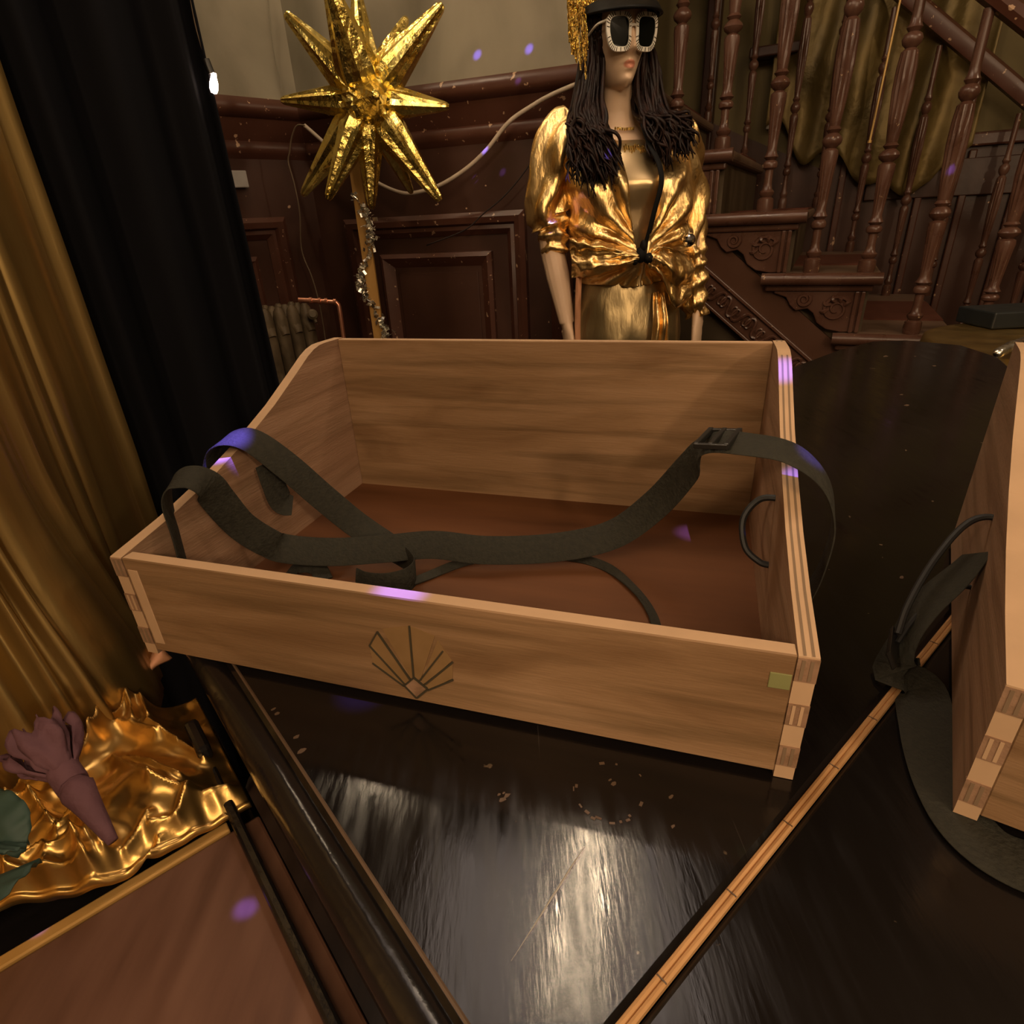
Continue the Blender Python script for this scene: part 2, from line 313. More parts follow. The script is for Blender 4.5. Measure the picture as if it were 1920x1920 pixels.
def wall_set(fn, s0, s1, side, panels):
    mb = MB(); wallbox(mb, fn, s0, s1, 1.69, 3.6, -.10, 0); wallbox(mb, fn, s0, s1, 0, 1.69, -.10, -.001)
    wl = structure(obj('wall_'+side, mb, 'plaster', loc=fn((s0+s1)/2, 0, 0)))
    mb = MB(); wallbox(mb, fn, s0, s1, .0, 1.60, 0, .012); obj('wainscot_board', mb, 'wainscot', wl)
    # moulded dado rail: swept profile (z, d)
    prof = [(1.70, 0), (1.70, .062), (1.685, .075), (1.665, .078), (1.650, .070), (1.640, .050), (1.628, .046), (1.600, .034), (1.575, .022), (1.566, .030), (1.550, .032), (1.535, .028), (1.52, .012), (1.50, 0)]
    mb = MB(); mb.rings([[fn(s, z, d) for z, d in prof] for s in (s0, s1)]); tr = obj('dado_rail', mb, 'rail', wl, smooth=True)
    mb = MB(); wallbox(mb, fn, s0, s1, 0, .20, .012, .035); obj('skirting', mb, 'wainscot', wl, bevel=.006)
    for (a, b, top) in panels:
        def frame(a, b, z0, z1, wdt, prof):
            mb = MB(); R = []
            for (s, z, ds, dz) in ((a, z0, 1, 1), (b, z0, -1, 1), (b, z1, -1, -1), (a, z1, 1, -1), (a, z0, 1, 1)):
                R.append([fn(s+ds*wdt*t, z+dz*wdt*t, .012+d) for t, d in prof])
            mb.rings(R, cap=False); return mb
        PR = [(0, 0), (0, .030), (.22, .042), (.48, .034), (.58, .018), (.75, .022), (1, .004), (1, 0)]
        obj('panel_moulding', frame(a, b, .32, top, .075, PR), 'rail', wl, smooth=True)
        PR2 = [(0, 0), (0, .020), (.3, .030), (.7, .014), (1, .0)]
        if b-a > .45:
            obj('inner_moulding', frame(a+.135, b-.135, .45, top-.13, .05, PR2), 'rail', wl, smooth=True)
        mb = MB(); i = .20 if b-a > .45 else .09
        wallbox(mb, fn, a+i, b-i, .52, top-.2, .012, .017); obj('field_panel', mb, 'wainscot', wl, bevel=.003)
    return wl
wall_set(W, CORN-.02, WEND, 'back', [(-.775, -.035, 1.31), (.06, WEND-.02, 1.31)])
wall_set(LW, -.02, 2.3, 'side', [(.16, .62, 1.33), (.75, 1.35, 1.33), (1.5, 2.1, 1.33)])

# ================================================================== STAIRCASE
AS = math.radians(27); sd = V((math.cos(AS), -math.sin(AS), 0)); sn = V((math.sin(AS), math.cos(AS), 0))
SP0 = at_y(1565, 625, 2.0); SP0.z = 0
def SP(s, z, n=0): return SP0 + sd*s + Z*z + sn*n
G, RI, WST = .243, .186, 1.06
def ztr(i): return .891+RI*i
stair = thing('staircase', 'brown painted staircase with turned balusters rising behind the mannequin', 'staircase', SP(.4, 0, .5))
mb = MB()                                           # the shut body under the steps
RNG = range(-4, 8)
for i in RNG:
    wallbox(mb, SP, -.30-G*i, .32-G*i, max(0, ztr(i)-.62), ztr(i)-.03, .05, WST)
obj('step_core', mb, 'riser', stair, label='worn dark riser faces under the treads')
for i in RNG:
    x1 = .348-G*i; x0 = x1-.35; z = ztr(i)
    mb = MB(); wallbox(mb, SP, x0, x1, z-.034, z, 0, WST+.02); t = obj('tread', mb, 'tread', stair, bevel=.014, bseg=3)
    mb = MB(); mb.tube([SP(x0-.004, z-.017, -.004), SP(x1, z-.017, -.004)], .0195, 12); obj('return_nosing', mb, 'stairwood', t, smooth=True)
    mb = MB(); wallbox(mb, SP, x0+.01, x1-.02, z-.056, z-.034, .005, .04); obj('cove_moulding', mb, 'stairwood', t, bevel=.006)
    mb = MB(); wallbox(mb, SP, x0+.07, x1-.01, z, z+.005, .30, .78); obj('runner', mb, 'runner', t, label='red worn carpet runner')
    if -2 <= i <= 4:
        # carved bracket below the tread end
        zb = z-.056
        pr = [(x1-.04, 0), (x1-.04, -.125), (x1-.09, -.128), (x1-.135, -.12), (x1-.165, -.10), (x1-.18, -.07), (x1-.20, -.055), (x1-.235, -.062), (x1-.255, -.045), (x1-.27, -.02), (x1-.31, -.006), (x1-.31, 0)]
        mb = MB(); mb.prism([SP(s, zb+dz, .03) for s, dz in pr], -sn*.016); br = obj('scroll_bracket', mb, 'stairwood', stair, bevel=.003)
        mb = MB()
        for (cx, cz, r0, sg, t0) in ((x1-.115, -.055, .042, 1, .5), (x1-.215, -.026, .022, -1, 2.4)):
            pts = [SP(cx+sg*(r0*(1-.8*k/26))*math.cos(t0+k*.42), zb+cz+(r0*(1-.8*k/26))*math.sin(t0+k*.42), .013) for k in range(27)]
            mb.tube(pts, [.0075*(1-.5*k/26) for k in range(27)], 6)
        for k in range(5):
            a = .3+k*.7; mb.tube(cr([SP(x1-.115+.02*math.cos(a), zb-.055+.02*math.sin(a), .013), SP(x1-.115+.035*math.cos(a+.3), zb-.055+.033*math.sin(a+.3), .008), SP(x1-.115+.047*math.cos(a+.2), zb-.055+.045*math.sin(a+.2), .014)], 3), [.003, .005, .006, .007, .006, .004, .002], 6)
        obj('scroll_carving', mb, 'stairwood', br, smooth=True)
        mb = MB()
        for k in range(2): wallbox(mb, SP, x1-.068+.018*k, x1-.056+.018*k, zb-.128, zb, .004, .016)
        obj('reeded_pilaster', mb, 'stairwood', br, bevel=.003)
# stringer face and its carved lower moulding
def mz(s): return 1.094-.795*(s+.439)
mb = MB(); mb.prism([SP(s, z, .055) for s, z in ((-1.6, mz(-1.6)), (-1.6, 2.14), (-.95, 1.62), (.0, .86), (1.3, -.05), (1.3, mz(1.3)))], -sn*.025)
obj('stringer', mb, 'stringer', stair)
mb = MB()
for (a, b, d) in ((-.004, .012, .022), (-.112, -.098, .022), (-.1, 0, .012)):
    mb.prism([SP(-1.6, mz(-1.6)+a, .03), SP(-1.6, mz(-1.6)+b, .03), SP(1.0, mz(1.0)+b, .03), SP(1.0, mz(1.0)+a, .03)], -sn*d)
sm = obj('string_moulding', mb, 'stairwood', stair, bevel=.003)
mb = MB()
for k in range(44):
    s = -1.2+k*.045; c = SP(s, mz(s)-.05, .016); ex = (sd-.795*Z).normalized(); ey = (Z+.795*sd).normalized()
    for q in range(2):
        pts = [c+ex*(.02*(q*2-1)+(.019*(1-.75*t/14))*math.cos(t*.5+q*PI))+ey*((.030*(1-.75*t/14))*math.sin(t*.5+q*PI))*(1 if k % 2 else -1)-sn*.004 for t in range(15)]
        mb.tube(pts, [.0055*(1-.5*t/14) for t in range(15)], 5)
obj('leaf_carving', mb, 'stairwood', sm, smooth=True)
mb = MB(); mb.prism([SP(-1.6, 0, .09), SP(-1.6, mz(-1.6)-.1, .09), SP(1.0, mz(1.0)-.1, .09), SP(1.0, 0, .09)], -sn*.03)
obj('spandrel_panel', mb, 'wainscot', stair)
# balusters: one turned profile, scaled to its own height
PROF = [(.0001, 0), (.024, 0), (.026, .02), (.024, .045), (.016, .052), (.022, .062), (.023, .07), (.015, .08), (.0125, .10), (.0125, .145), (.021, .152), (.023, .163), (.020, .172), (.013, .178), (.022, .188), (.017, .198), (.014, .21), (.0155, .25), (.019, .31), (.0235, .375), (.022, .39), (.013, .398), (.025, .41), (.028, .42), (.025, .43), (.014, .442), (.021, .452), (.015, .462), (.0165, .48), (.021, .54), (.026, .63), (.0255, .70), (.022, .745), (.013, .755), (.023, .768), (.026, .782), (.022, .795), (.013, .803), (.020, .815), (.015, .828), (.0135, .85), (.0135, 1.0), (.0001, 1.0)]
def baluster(s, n, zb, zt, k):
    h = zt-zb; mb = MB(); mb.lathe([(r*k, t*h) for r, t in PROF], SP(s, zb, n), n=28, flute=((.22*h, .37*h), (.49*h, .735*h)))
    return obj('baluster', mb, 'stairwood', stair, smooth=True)
def zrail(s): return 1.726-.765*(s-.202)
def zfar(s): return 1.967-.80*(s-.027)
NB = [(1265, 262, 0+3), (1355, 262, 3), (1435, 379, 2), (1523, 492, 1), (1625, 499, 1), (1708, 622, 0), (1836, 628, 0)]
for x, y, i in NB:
    p = on(x, y, SP(0, 0, .035), sn); s = (p-SP0).dot(sd); baluster(s, .035, ztr(i), zrail(s), 1.0)
for s, i in ((.60, -1), (.74, -1), (.88, -2)): baluster(s, .035, ztr(i), zrail(s), 1.0)
for s, i in ((-.645, 4), (-.47, 3), (-.28, 2), (-.138, 2), (.028, 1), (.207, 0), (.36, 0), (.52, -1), (.68, -1), (.84, -2)): baluster(s, WST-.05, ztr(i), zfar(s)-.02, .72)
def railing(name, n, zf, s0, s1, wd_, ht):
    mb = MB(); R = []
    for s in (s0, s1):
        R.append([SP(s, zf(s)+z, n+a) for a, z in ((-wd_*.7, 0), (wd_*.7, 0), (wd_, ht*.35), (wd_*.8, ht*.8), (wd_*.3, ht), (-wd_*.3, ht), (-wd_*.8, ht*.8), (-wd_, ht*.35))])
    mb.rings(R); return obj(name, mb, 'rail', stair, smooth=True)
railing('handrail', .035, zrail, -1.1, 1.1, .032, .055)
railing('handrail', WST-.05, zfar, -1.1, 1.1, .03, .075)
# the wall beyond the stair
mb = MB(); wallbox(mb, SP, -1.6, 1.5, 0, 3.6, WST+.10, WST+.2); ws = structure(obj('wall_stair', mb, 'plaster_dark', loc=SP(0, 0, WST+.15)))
qa = on(1280, 207, SP(0, 0, WST+.1), sn); qb = on(1440, 275, SP(0, 0, WST+.1), sn)
def DZ(s): sa, sb = (qa-SP0).dot(sd), (qb-SP0).dot(sd); return qa.z+(qb.z-qa.z)*(s-sa)/(sb-sa)
mb = MB(); mb.prism([SP(s, z, WST+.10) for s, z in ((-1.6, 0), (-1.6, DZ(-1.6)), (-.12, DZ(-.12)), (-.12, 1.46), (1.5, 1.46), (1.5, 0))], -sn*.02); obj('lower_panelling', mb, 'wainscot', ws)
for s in (-.05, .26, .42, .60, .75, .93):
    z1 = 1.32 if s > .5 else 1.45
    mb = MB(); wallbox(mb, SP, s-.014, s+.014, .4, z1, WST+.06, WST+.085); obj('panel_stile', mb, 'rail', ws, bevel=.005)
mb = MB(); wallbox(mb, SP, .05, 1.5, 1.28, 1.42, WST+.058, WST+.085); obj('dark_panel', mb, 'wainscot', ws, bevel=.004)
mb = MB(); wallbox(mb, SP, .38, 1.5, 1.46, 1.51, WST+.05, WST+.1); obj('panel_rail', mb, 'rail', ws, bevel=.008)
# dark post and bracket on that wall
mb = MB(); wallbox(mb, SP, -.70, -.64, 1.4, 3.0, WST+.04, WST+.1); structure(obj('trim_1', mb, 'wainscot', bevel=.006))
mb = MB(); wallbox(mb, SP, -.50, -.30, 1.86, 1.90, WST-.0, WST+.1); obj('wall_bracket', mb, 'wainscot', ws, bevel=.006)
mb = MB(); wallbox(mb, SP, -.40, -.35, 1.595, 1.61, WST+.05, WST+.1); tag(obj('paper_tag', mb, 'label_white', bevel=.002), 'small white paper tag stuck low on the olive stair wall', 'paper')
# dark gold drape over that wall
def drape_fn(u, v):
    s = -.40+u*.80; low = 1.60-.14*sstep(.05, .25, u)-.14*sstep(.4, .6, u)+.03*math.sin(u*23)
    if u > .86: low += (u-.86)*1.2
    z = 3.1+(low-3.1)*v; d = .022*math.sin(u*17+2*math.sin(v*3+u*4))+.03*nz(u*5, v*6, 1)+.012*math.sin(u*41+v*7)
    return SP(s, z, WST+.045+d*.8-.03*v)
mb = MB(); mb.grid(drape_fn, 90, 60); o = tag(obj('gold_drape', mb, 'drape', smooth='all'), 'dark gold crumpled drape hung on the wall behind the stair balusters', 'drape')
o.modifiers.new('thick', 'SOLIDIFY').thickness = .003
mb = MB(); a = on(1692, -20, SP(0, 0, .9), sn); b = on(1631, 263, SP(0, 0, .9), sn); mb.tube([a, b], .0045, 8); mb.tube([b, b+(b-a)*.02], .008, 8)  # added pale strip models the lit edge of a rear baluster
tag(obj('lit_baluster_edge', mb, 'lit_edge', smooth=True), 'lit upper edge of a rear stair baluster, modelled as a thin pale strip', 'baluster highlight')

# ================================================================== GRAND PIANO
E_ = V((math.cos(math.radians(39)), math.sin(math.radians(39)), 0)); D_ = V((-E_.y, E_.x, 0))
def ED(e, d, z=0): return E_*e + D_*d + Z*z
piano = thing('grand_piano', 'scuffed black grand piano with its lid shut under the wooden trays', 'piano', ED(.8, -.2, 0))
flap = [(.052, .0768), (.052, .545), (.09, .565), (1.45, .573), (1.58, .555), (1.635, .50), (1.64, .39), (1.55, .30), (1.43, .245), (1.30, .12), (1.285, .0768)]
main = [(.052, .0718), (1.28, .0718), (1.20, -.12), (1.08, -.42), (.95, -.72), (.78, -1.0), (.55, -1.15), (.30, -1.18), (.12, -1.10), (.052, -.95)]
mb = MB(); mb.prism([ED(e, d, .952) for e, d in flap], Z*.028); obj('lid_flap', mb, 'lid', piano, bevel=.004)
mb = MB(); mb.prism([ED(e, d, .952) for e, d in main], Z*.028); obj('main_lid', mb, 'lid', piano, bevel=.004)
mb = MB(); R = []
for d in (.56, -.97):
    R.append([ED(.0455+.0125*math.cos(t), d, .9655+.0155*math.sin(t)) for t in [k*2*PI/16 for k in range(16)]])
mb.rings(R); obj('bullnose_edge', mb, 'black_wood', piano, smooth=True)
mb = MB(); R = []
for d in (.56, -.97): R.append([ED(.0572+.0014*math.cos(t), d, .9790+.0018*math.sin(t)) for t in [k*2*PI/8 for k in range(8)]])
mb.rings(R); obj('edge_bead', mb, 'worn', piano, smooth=True, label='thin worn brown bead along the lid edge')
mb = MB(); R = []
for (dd, zz) in ((.0685, .9806), (.0775, .9806)):
    pass
hinge = []
for k in range(2):
    mb = MB(); mb.tube([ED(.056, .0727+.0031*k, .9800), ED(1.275, .0727+.0031*k, .9800)], .0017, 8)
    hinge.append(obj('hinge_leaf', mb, 'brass', piano, smooth=True, label='long brass piano hinge strip'))
mb = MB()
for k in range(22): mb.obox(ED(.075+k*.055, .0742, .9816), E_*.0003, D_*.0026, Z*.0003)
obj('hinge_knuckles', mb, 'worn', hinge[0], kind='stuff')
rim = [(.075, .50), (1.40, .51), (1.56, .49), (1.60, .44), (1.60, .38), (1.52, .30), (1.40, .23), (1.27, .10), (1.16, -.15), (1.04, -.44), (.91, -.74), (.75, -.98), (.54, -1.12), (.31, -1.15), (.14, -1.07), (.075, -.93)]
mb = MB(); mb.prism([ED(e, d, .64) for e, d in rim], Z*.312); obj('rim', mb, 'black_wood', piano, bevel=.004)
for e, d in ((.22, .38), (1.42, .40), (.42, -.95)):
    mb = MB(); mb.lathe([(.0001, 0), (.03, 0), (.035, .03), (.03, .05), (.045, .08), (.05, .3), (.065, .58), (.07, .64), (.0001, .64)], ED(e, d, 0), n=16); obj('leg', mb, 'black_wood', piano, smooth=True)
# worn-through finish: ring and spots, thin chips standing on the lacquer
mb = MB()
c = at_z(1142, 1482, LZ)
for k in range(26):
    t = k*2*PI/26+random.uniform(-.1, .1)
    if 1.0 < t < 1.9 or 5.3 < t < 6.0 or random.random() < .25: continue
    r = .0205*random.uniform(.94, 1.06); r *= random.uniform(.96, 1.03); l = random.uniform(.0006, .0022)
    p = c+E_*r*math.cos(t)+D_*r*math.sin(t); tx = (-E_*math.sin(t)+D_*math.cos(t)); tn = E_*math.cos(t)+D_*math.sin(t)
    mb.obox(p+Z*.0002, tx*l, tn*random.uniform(.0003, .0009), Z*.0002)
for (x, y, r) in ((1150, 1470, .0022), (1143, 1463, .0014), (942, 1500, .0024), (950, 1492, .0022), (936, 1490, .0011), (944, 1487, .0010), (1258, 1494, .0016), (1262, 1550, .0014), (520, 1338, .0022), (512, 1330, .0018), (556, 1382, .0024), (566, 1408, .003), (1330, 1245, .001), (1700, 760, .006), (1690, 740, .005), (1660, 668, .008), (1716, 668, .003), (1752, 686, .006), (1690, 1083, .003)):
    p = at_z(x, y, LZ); n = 7; a0 = random.random()*6
    mb.prism([p+(E_*math.cos(a0+2*PI*k/n)*r*random.uniform(.6, 1.25)+D_*math.sin(a0+2*PI*k/n)*r*.7*random.uniform(.5, 1.1)) for k in range(n)], Z*.0003)
obj('worn_patches', mb, 'worn', piano, label='small chips and a ring where the black finish is worn', kind='stuff')
mb = MB()
a, b = at_z(1095, 1588, LZ), at_z(960, 1800, LZ); mb.tube([a+(b-a)*t/12+E_*random.uniform(-.0006, .0006) for t in range(13)], [.00012+.0007*math.sin(PI*(1-t/12))*(1-t/14) for t in range(13)], 5)
obj('long_scratch', mb, 'label_white', piano, label='long pale scratch')

# ================================================================== SIDE TABLE (lower left)
tab = thing('side_table', 'low brown table with brass edge strip at the bottom left beside the piano', 'table', ED(-.3, .1, 0))
mb = MB(); mb.prism([ED(e, d, .86) for e, d in ((-.75, -.5), (.033, -.5), (.033, .47), (-.75, .47))], Z*.045); obj('black_frame', mb, 'black_wood', tab, bevel=.004)
mb = MB(); mb.prism([ED(e, d, .905) for e, d in ((-.75, -.5), (.031, -.5), (.031, .334), (-.75, .334))], Z*.015); obj('tabletop', mb, 'mahogany', tab, bevel=.002)
mb = MB(); mb.prism([ED(e, d, .905) for e, d in ((-.75, .3345), (.012, .3345), (.012, .3425), (-.75, .3425))], Z*.0165); obj('brass_strip', mb, 'brass_trim', tab, bevel=.001)
mb = MB(); mb.prism([ED(e, d, .9202) for e, d in ((.0135, -.5), (.0205, -.5), (.0205, .392), (.0135, .392))], Z*.012); obj('black_batten', mb, 'black_wood', tab, bevel=.002)
mb = MB(); mb.prism([ED(e, d, .9325) for e, d in ((.012, .392), (.022, .392), (.022, .43), (.012, .43))], Z*.014); obj('batten_catch', mb, 'black_wood', tab, bevel=.003)
for e, d in ((-.7, -.45), (-.02, -.45), (-.7, .45), (-.02, .45)):
    mb = MB(); mb.box(-.02, .02, -.02, .02, 0, .86)
    for v in mb.v: v += ED(e, d)
    obj('leg', mb, 'black_wood', tab, bevel=.004)
# crumpled gold lame heaped on it
def to_ed(x, y): p = at_z(x, y, .935); return (p.dot(E_), p.dot(D_))
FOLDS = [(to_ed(*a), to_ed(*b), h, w_) for a, b, h, w_ in (((128, 1470), (190, 1402), .016, .0045), ((190, 1402), (206, 1378), .02, .004), ((206, 1378), (245, 1330), .012, .005), ((232, 1372), (300, 1392), .010, .004), ((290, 1375), (385, 1425), .011, .004), ((258, 1285), (290, 1365), .016, .004), ((245, 1300), (262, 1372), .014, .004),
    ((215, 1425), (300, 1495), .008, .0035), ((240, 1430), (350, 1478), .007, .003), ((300, 1495), (365, 1500), .008, .003), ((340, 1540), (372, 1495), .009, .0035), ((290, 1560), (335, 1545), .008, .003), ((240, 1600), (290, 1545), .008, .003), ((270, 1610), (300, 1575), .007, .003), ((365, 1510), (430, 1480), .009, .0035),
    ((20, 1520), (75, 1510), .012, .004), ((75, 1510), (110, 1560), .010, .005), ((20, 1600), (110, 1560), .014, .004), ((30, 1650), (105, 1610), .014, .005), ((110, 1620), (165, 1600), .013, .004), ((165, 1600), (180, 1635), .012, .004), ((120, 1575), (150, 1555), .012, .004), ((160, 1555), (210, 1610), .014, .005), ((35, 1655), (160, 1640), .015, .006), ((55, 1440), (30, 1530), .012, .004))]
def segd(e, d, a, b):
    vx, vy = b[0]-a[0], b[1]-a[1]; t = max(0, min(1, ((e-a[0])*vx+(d-a[1])*vy)/(vx*vx+vy*vy))); return math.hypot(e-a[0]-vx*t, d-a[1]-vy*t)
def cloth_fn(u, v):
    e = -.30+u*.329
    d0 = .3385+.030*sstep(-.052, -.118, e)
    d1 = .478+.035*sstep(.005, -.03, e)*sstep(-.12, -.05, e)
    d = d0+v*(d1-d0); x = d-d0
    z = .9250+.010*sstep(0, .018, x)*(1-.5*sstep(-.01, .03, e))
    z += .013*math.exp(-((e+.022)/.036)**2-((d-.385)/.030)**2)
    z += .0042*nz(e*75, x*20, 2)*1.6*math.exp(-((x-.010)/.012)**2)
    h = 0
    for a, b, hh, w_ in FOLDS:
        q = segd(e, d, a, b)
        if q < .03: h += hh*math.exp(-q/w_)*1.0
    z += min(h, .03)
    z += .006*nz(e*28, d*24, 1)*sstep(0, .03, x)+.0022*nz(e*80, d*70, 6)*sstep(0, .015, x)
    if x < .004: z += .0035*math.sin(PI*x/.004)
    if e > .006: z = min(z, .944)
    return ED(e, d, max(z, .9245 if d < .345 else .910))
mb = MB(); mb.grid(cloth_fn, 330, 130); o = tag(obj('gold_cloth', mb, 'lame', smooth='all'), 'crumpled shiny gold cloth heaped on the table edge at lower left', 'cloth')
o.modifiers.new('thick', 'SOLIDIFY').thickness = .0015
# rose-gold fold sticking out below the tray's left corner
mb = MB()
A = [at_z(x, y, .935) for x, y in ((228, 1240), (262, 1218), (325, 1238), (330, 1256), (258, 1288))]
def rose(u, v):
    p = A[0].lerp(A[1], u) if False else None
    q0 = A[0].lerp(A[4], u); q1 = A[1].lerp(A[2], u); p = q0.lerp(q1, v); p.z += .006*math.sin(u*7+v*3)+.006*v; return p
mb.grid(rose, 14, 10); o = tag(obj('rose_gold_fold', mb, 'copper_foil', smooth='all'), 'rose gold cloth fold poking out under the left corner of the tray', 'cloth')
o.modifiers.new('thick', 'SOLIDIFY').thickness = .004
# ================================================================== CURTAINS
GP = cr([(-.424, .635, 0), (-.392, .50, 0), (-.360, .425, 0), (-.352, .36, 0), (-.385, .30, 0), (-.43, .20, 0), (-.47, .05, 0), (-.5, -.2, 0)], 40)
def gold_fn(u, v):
    x = u*(len(GP)-1); i = min(int(x), len(GP)-2); p = GP[i].lerp(GP[i+1], x-i); T = (GP[i+1]-GP[i]).normalized(); n = V((T.y, -T.x, 0))
    if n.x < 0: n = -n
    s = u*19+.30*math.sin(u*41)+.28*nz(u*11, v*2.2, 3)
    f = abs((s % 1)-.5)*2; f = f**1.4
    z = 2.5+(.912-2.5)*v
    amp = .026*(.7+.9*nz(u*13, v*.8, 9))*(1-.35*sstep(.85, 1, v))
    p = p+n*(amp*(f-.5)*(1-.75*sstep(.22, .30, u)*sstep(.45, .36, u)*sstep(.2, .5, v))+.006*nz(u*30, v*5, 1))
    k = sstep(.86, 1, v); p = p+n*.035*k*sstep(.15, .35, u)
    p.z = z; return p
mb = MB(); mb.grid(gold_fn, 260, 60); o = tag(obj('gold_curtain', mb, 'lame_dull', smooth='all'), 'dull gold lame curtain hanging in folds at the left edge', 'curtain')
o.modifiers.new('thick', 'SOLIDIFY').thickness = .0015
KP = cr([(-.462, 1.21, 0), (-.60, 1.12, 0), (-.80, 1.0, 0), (-1.0, .8, 0), (-1.15, .5, 0)], 30)
def black_fn(u, v):
    x = u*(len(KP)-1); i = min(int(x), len(KP)-2); p = KP[i].lerp(KP[i+1], x-i); T = (KP[i+1]-KP[i]).normalized(); n = V((T.y, -T.x, 0))
    s = u*8.5+.25*math.sin(u*17)+.05*v
    p = p+n*(.030*math.sin(2*PI*s)+.008*nz(u*9, v*3, 2)); p.z = 3.2*(1-v)+.02*v; return p
mb = MB(); mb.grid(black_fn, 150, 24); o = tag(obj('velvet_curtain', mb, 'velvet', smooth='all'), 'heavy black velvet curtain beside the gold curtain', 'curtain')
o.modifiers.new('thick', 'SOLIDIFY').thickness = .003

# ================================================================== TRAYS
TD, TW, TT, H1, H2 = .3374, .48, .0105, .0895, .187
SIDE = [(0, .0895), (.05, .0985), (.10, .1110), (.15, .1275), (.20, .1475), (.24, .1670), (.268, .1810), (.28, .1855), (.292, .1880), (.305, .1883), (TD, .1875)]
def make_tray(loc, rz, label):
    t = thing('vendor_tray', label, 'tray', loc, rz, 'wooden vendor trays')
    mb = MB(); mb.box(TT, TW-TT, 0, TT, .004, H1); fr = obj('front_panel', mb, ['tray_x', 'ply_edge'], t, local=True)
    for p in fr.data.polygons:
        if p.normal.z > .9: p.material_index = 1
    fr.modifiers.new('bevel', 'BEVEL').width = .0008
    mb = MB(); mb.box(TT, TW-TT, TD-TT, TD, .004, H2); bk = obj('back_panel', mb, ['tray_x', 'ply_edge'], t, local=True)
    for p in bk.data.polygons:
        if p.normal.z > .9: p.material_index = 1
    bk.modifiers.new('bevel', 'BEVEL').width = .0008
    mb = MB(); mb.box(TT, TW-TT, TT, TD-TT, .0045, .009); obj('bottom_panel', mb, 'tray_floor', t, local=True, label='reddish brown bottom board')
    for x0, rev in ((0, 0), (TW-TT, 1)):
        mb = MB(); n = len(SIDE); L = 5; lw = TT/L       # plywood layers, pale and dark by turns
        poly = [(0, 0)]+[(y, z) for y, z in SIDE]+[(TD, 0)]
        mb.prism([(x0, y, z) for y, z in poly], (TT, 0, 0))
        sp = obj('side_panel', mb, ['tray_y', 'ply_edge'], t, local=True)
        for p in sp.data.polygons:
            if abs(p.normal.x) < .5: p.material_index = 1
        mb = MB()
        for k in (1, 3):
            c = SIDE+[]; xa = x0+lw*k+lw*.15; xb = x0+lw*(k+1)-lw*.15
            vs = []; 
            for (y, z) in SIDE[:-3]+[SIDE[-1]]: vs += [(xa, y+.0005, z+.00035), (xb, y+.0005, z+.00035)]
            mb.add(vs, [(2*i, 2*i+1, 2*i+3, 2*i+2) for i in range(len(vs)//2-1)])
        if rev: obj('ply_layers', mb, 'ply_dark', sp, local=True, label='dark ply layers showing on the top edge')
        # finger joints on the front corner
        for q in range(3):
            z0 = .0895-.0165-q*.0315 if rev else .0895-.0165-q*.0315
            mb = MB(); mb.mi = 0; mb.box(x0-.0002 if not rev else x0, x0+TT+(.0002 if rev else 0), -.0005, .002, max(.001, z0), z0+.0155)
            mb.mi = 1
            for k in (1, 3): mb.box(x0+lw*k, x0+lw*(k+.8), -.0008, .001, max(.0015, z0+.001), z0+.0145)
            obj('finger_joint', mb, ['tray_y', 'ply_edge' if q % 2 else 'ply_dark'], sp, local=True)
    return t, fr
def bar(mb, a, b, w_, y0, y1):
    a, b = V((a[0], 0, a[1])), V((b[0], 0, b[1])); T = (b-a)/2; N = V((-T.z, 0, T.x)).normalized()*w_/2
    mb.obox((a+b)/2+V((0, (y0+y1)/2, 0)), T, N, V((0, (y1-y0)/2, 0)))
yaw, ox, oy = -.3198, -.3006, .3873
t1, fr1 = make_tray((ox, oy, LZ+.0005), yaw, 'large open wooden tray with an art deco fan inlaid on its front')
# fan inlay on the front
cx = .2408; yF = -.0006
mb = MB()
for poly in ([(.2107, .0470), (.2186, .0600), (.2375, .0225), (.2325, .0178)], [(.2226, .0630), (.2432, .0690), (.2409, .0262), (.2385, .0240)], [(.2435, .0690), (.2605, .0640), (.2455, .0245), (.2412, .0262)], [(.2620, .0610), (.2705, .0460), (.2492, .0215), (.2462, .0240)], [(.2104, .0320), (.2106, .0450), (.2320, .0185), (.2316, .0172)], [(.2708, .0440), (.2695, .0310), (.2508, .0168), (.2494, .0205)]):
    mb.prism([(x, .0004, z) for x, z in poly], (0, -.0008, 0))
inl = obj('fan_inlay', mb, 'inlay_wood', fr1, local=True, label='art deco fan inlaid in warmer wood')
mb = MB(); bar(mb, (.2325, .0168), (.2407, .0255), .0011, -.0011, .0002); bar(mb, (.2407, .0255), (.2500, .0175), .0011, -.0011, .0002); bar(mb, (.2500, .0175), (.2405, .0072), .0013, -.0011, .0002); bar(mb, (.2405, .0072), (.2325, .0168), .0013, -.0011, .0002)
for a, b, wd_ in (((.2407, .0255), (.2433, .0690), .0012), ((.2380, .0225), (.2186, .0600), .0011), ((.2186, .0600), (.2107, .0470), .0009), ((.2107, .0470), (.2330, .0180), .0011), ((.2104, .0320), (.2322, .0160), .0011), ((.2450, .0240), (.2650, .0530), .0010), ((.2480, .0210), (.2710, .0450), .0011), ((.2500, .0165), (.2698, .0300), .0011)):
    bar(mb, a, b, wd_, -.0011, .0002)
obj('fan_lines', mb, 'inlay_line', inl, local=True, label='dark grooves between the fan rays')
mb = MB(); mb.prism([(x, .0002, z) for x, z in ((.2325, .0168), (.2407, .0255), (.2500, .0175), (.2405, .0072))], (0, -.0008, 0)); obj('fan_hub', mb, 'tray_y', inl, local=True)
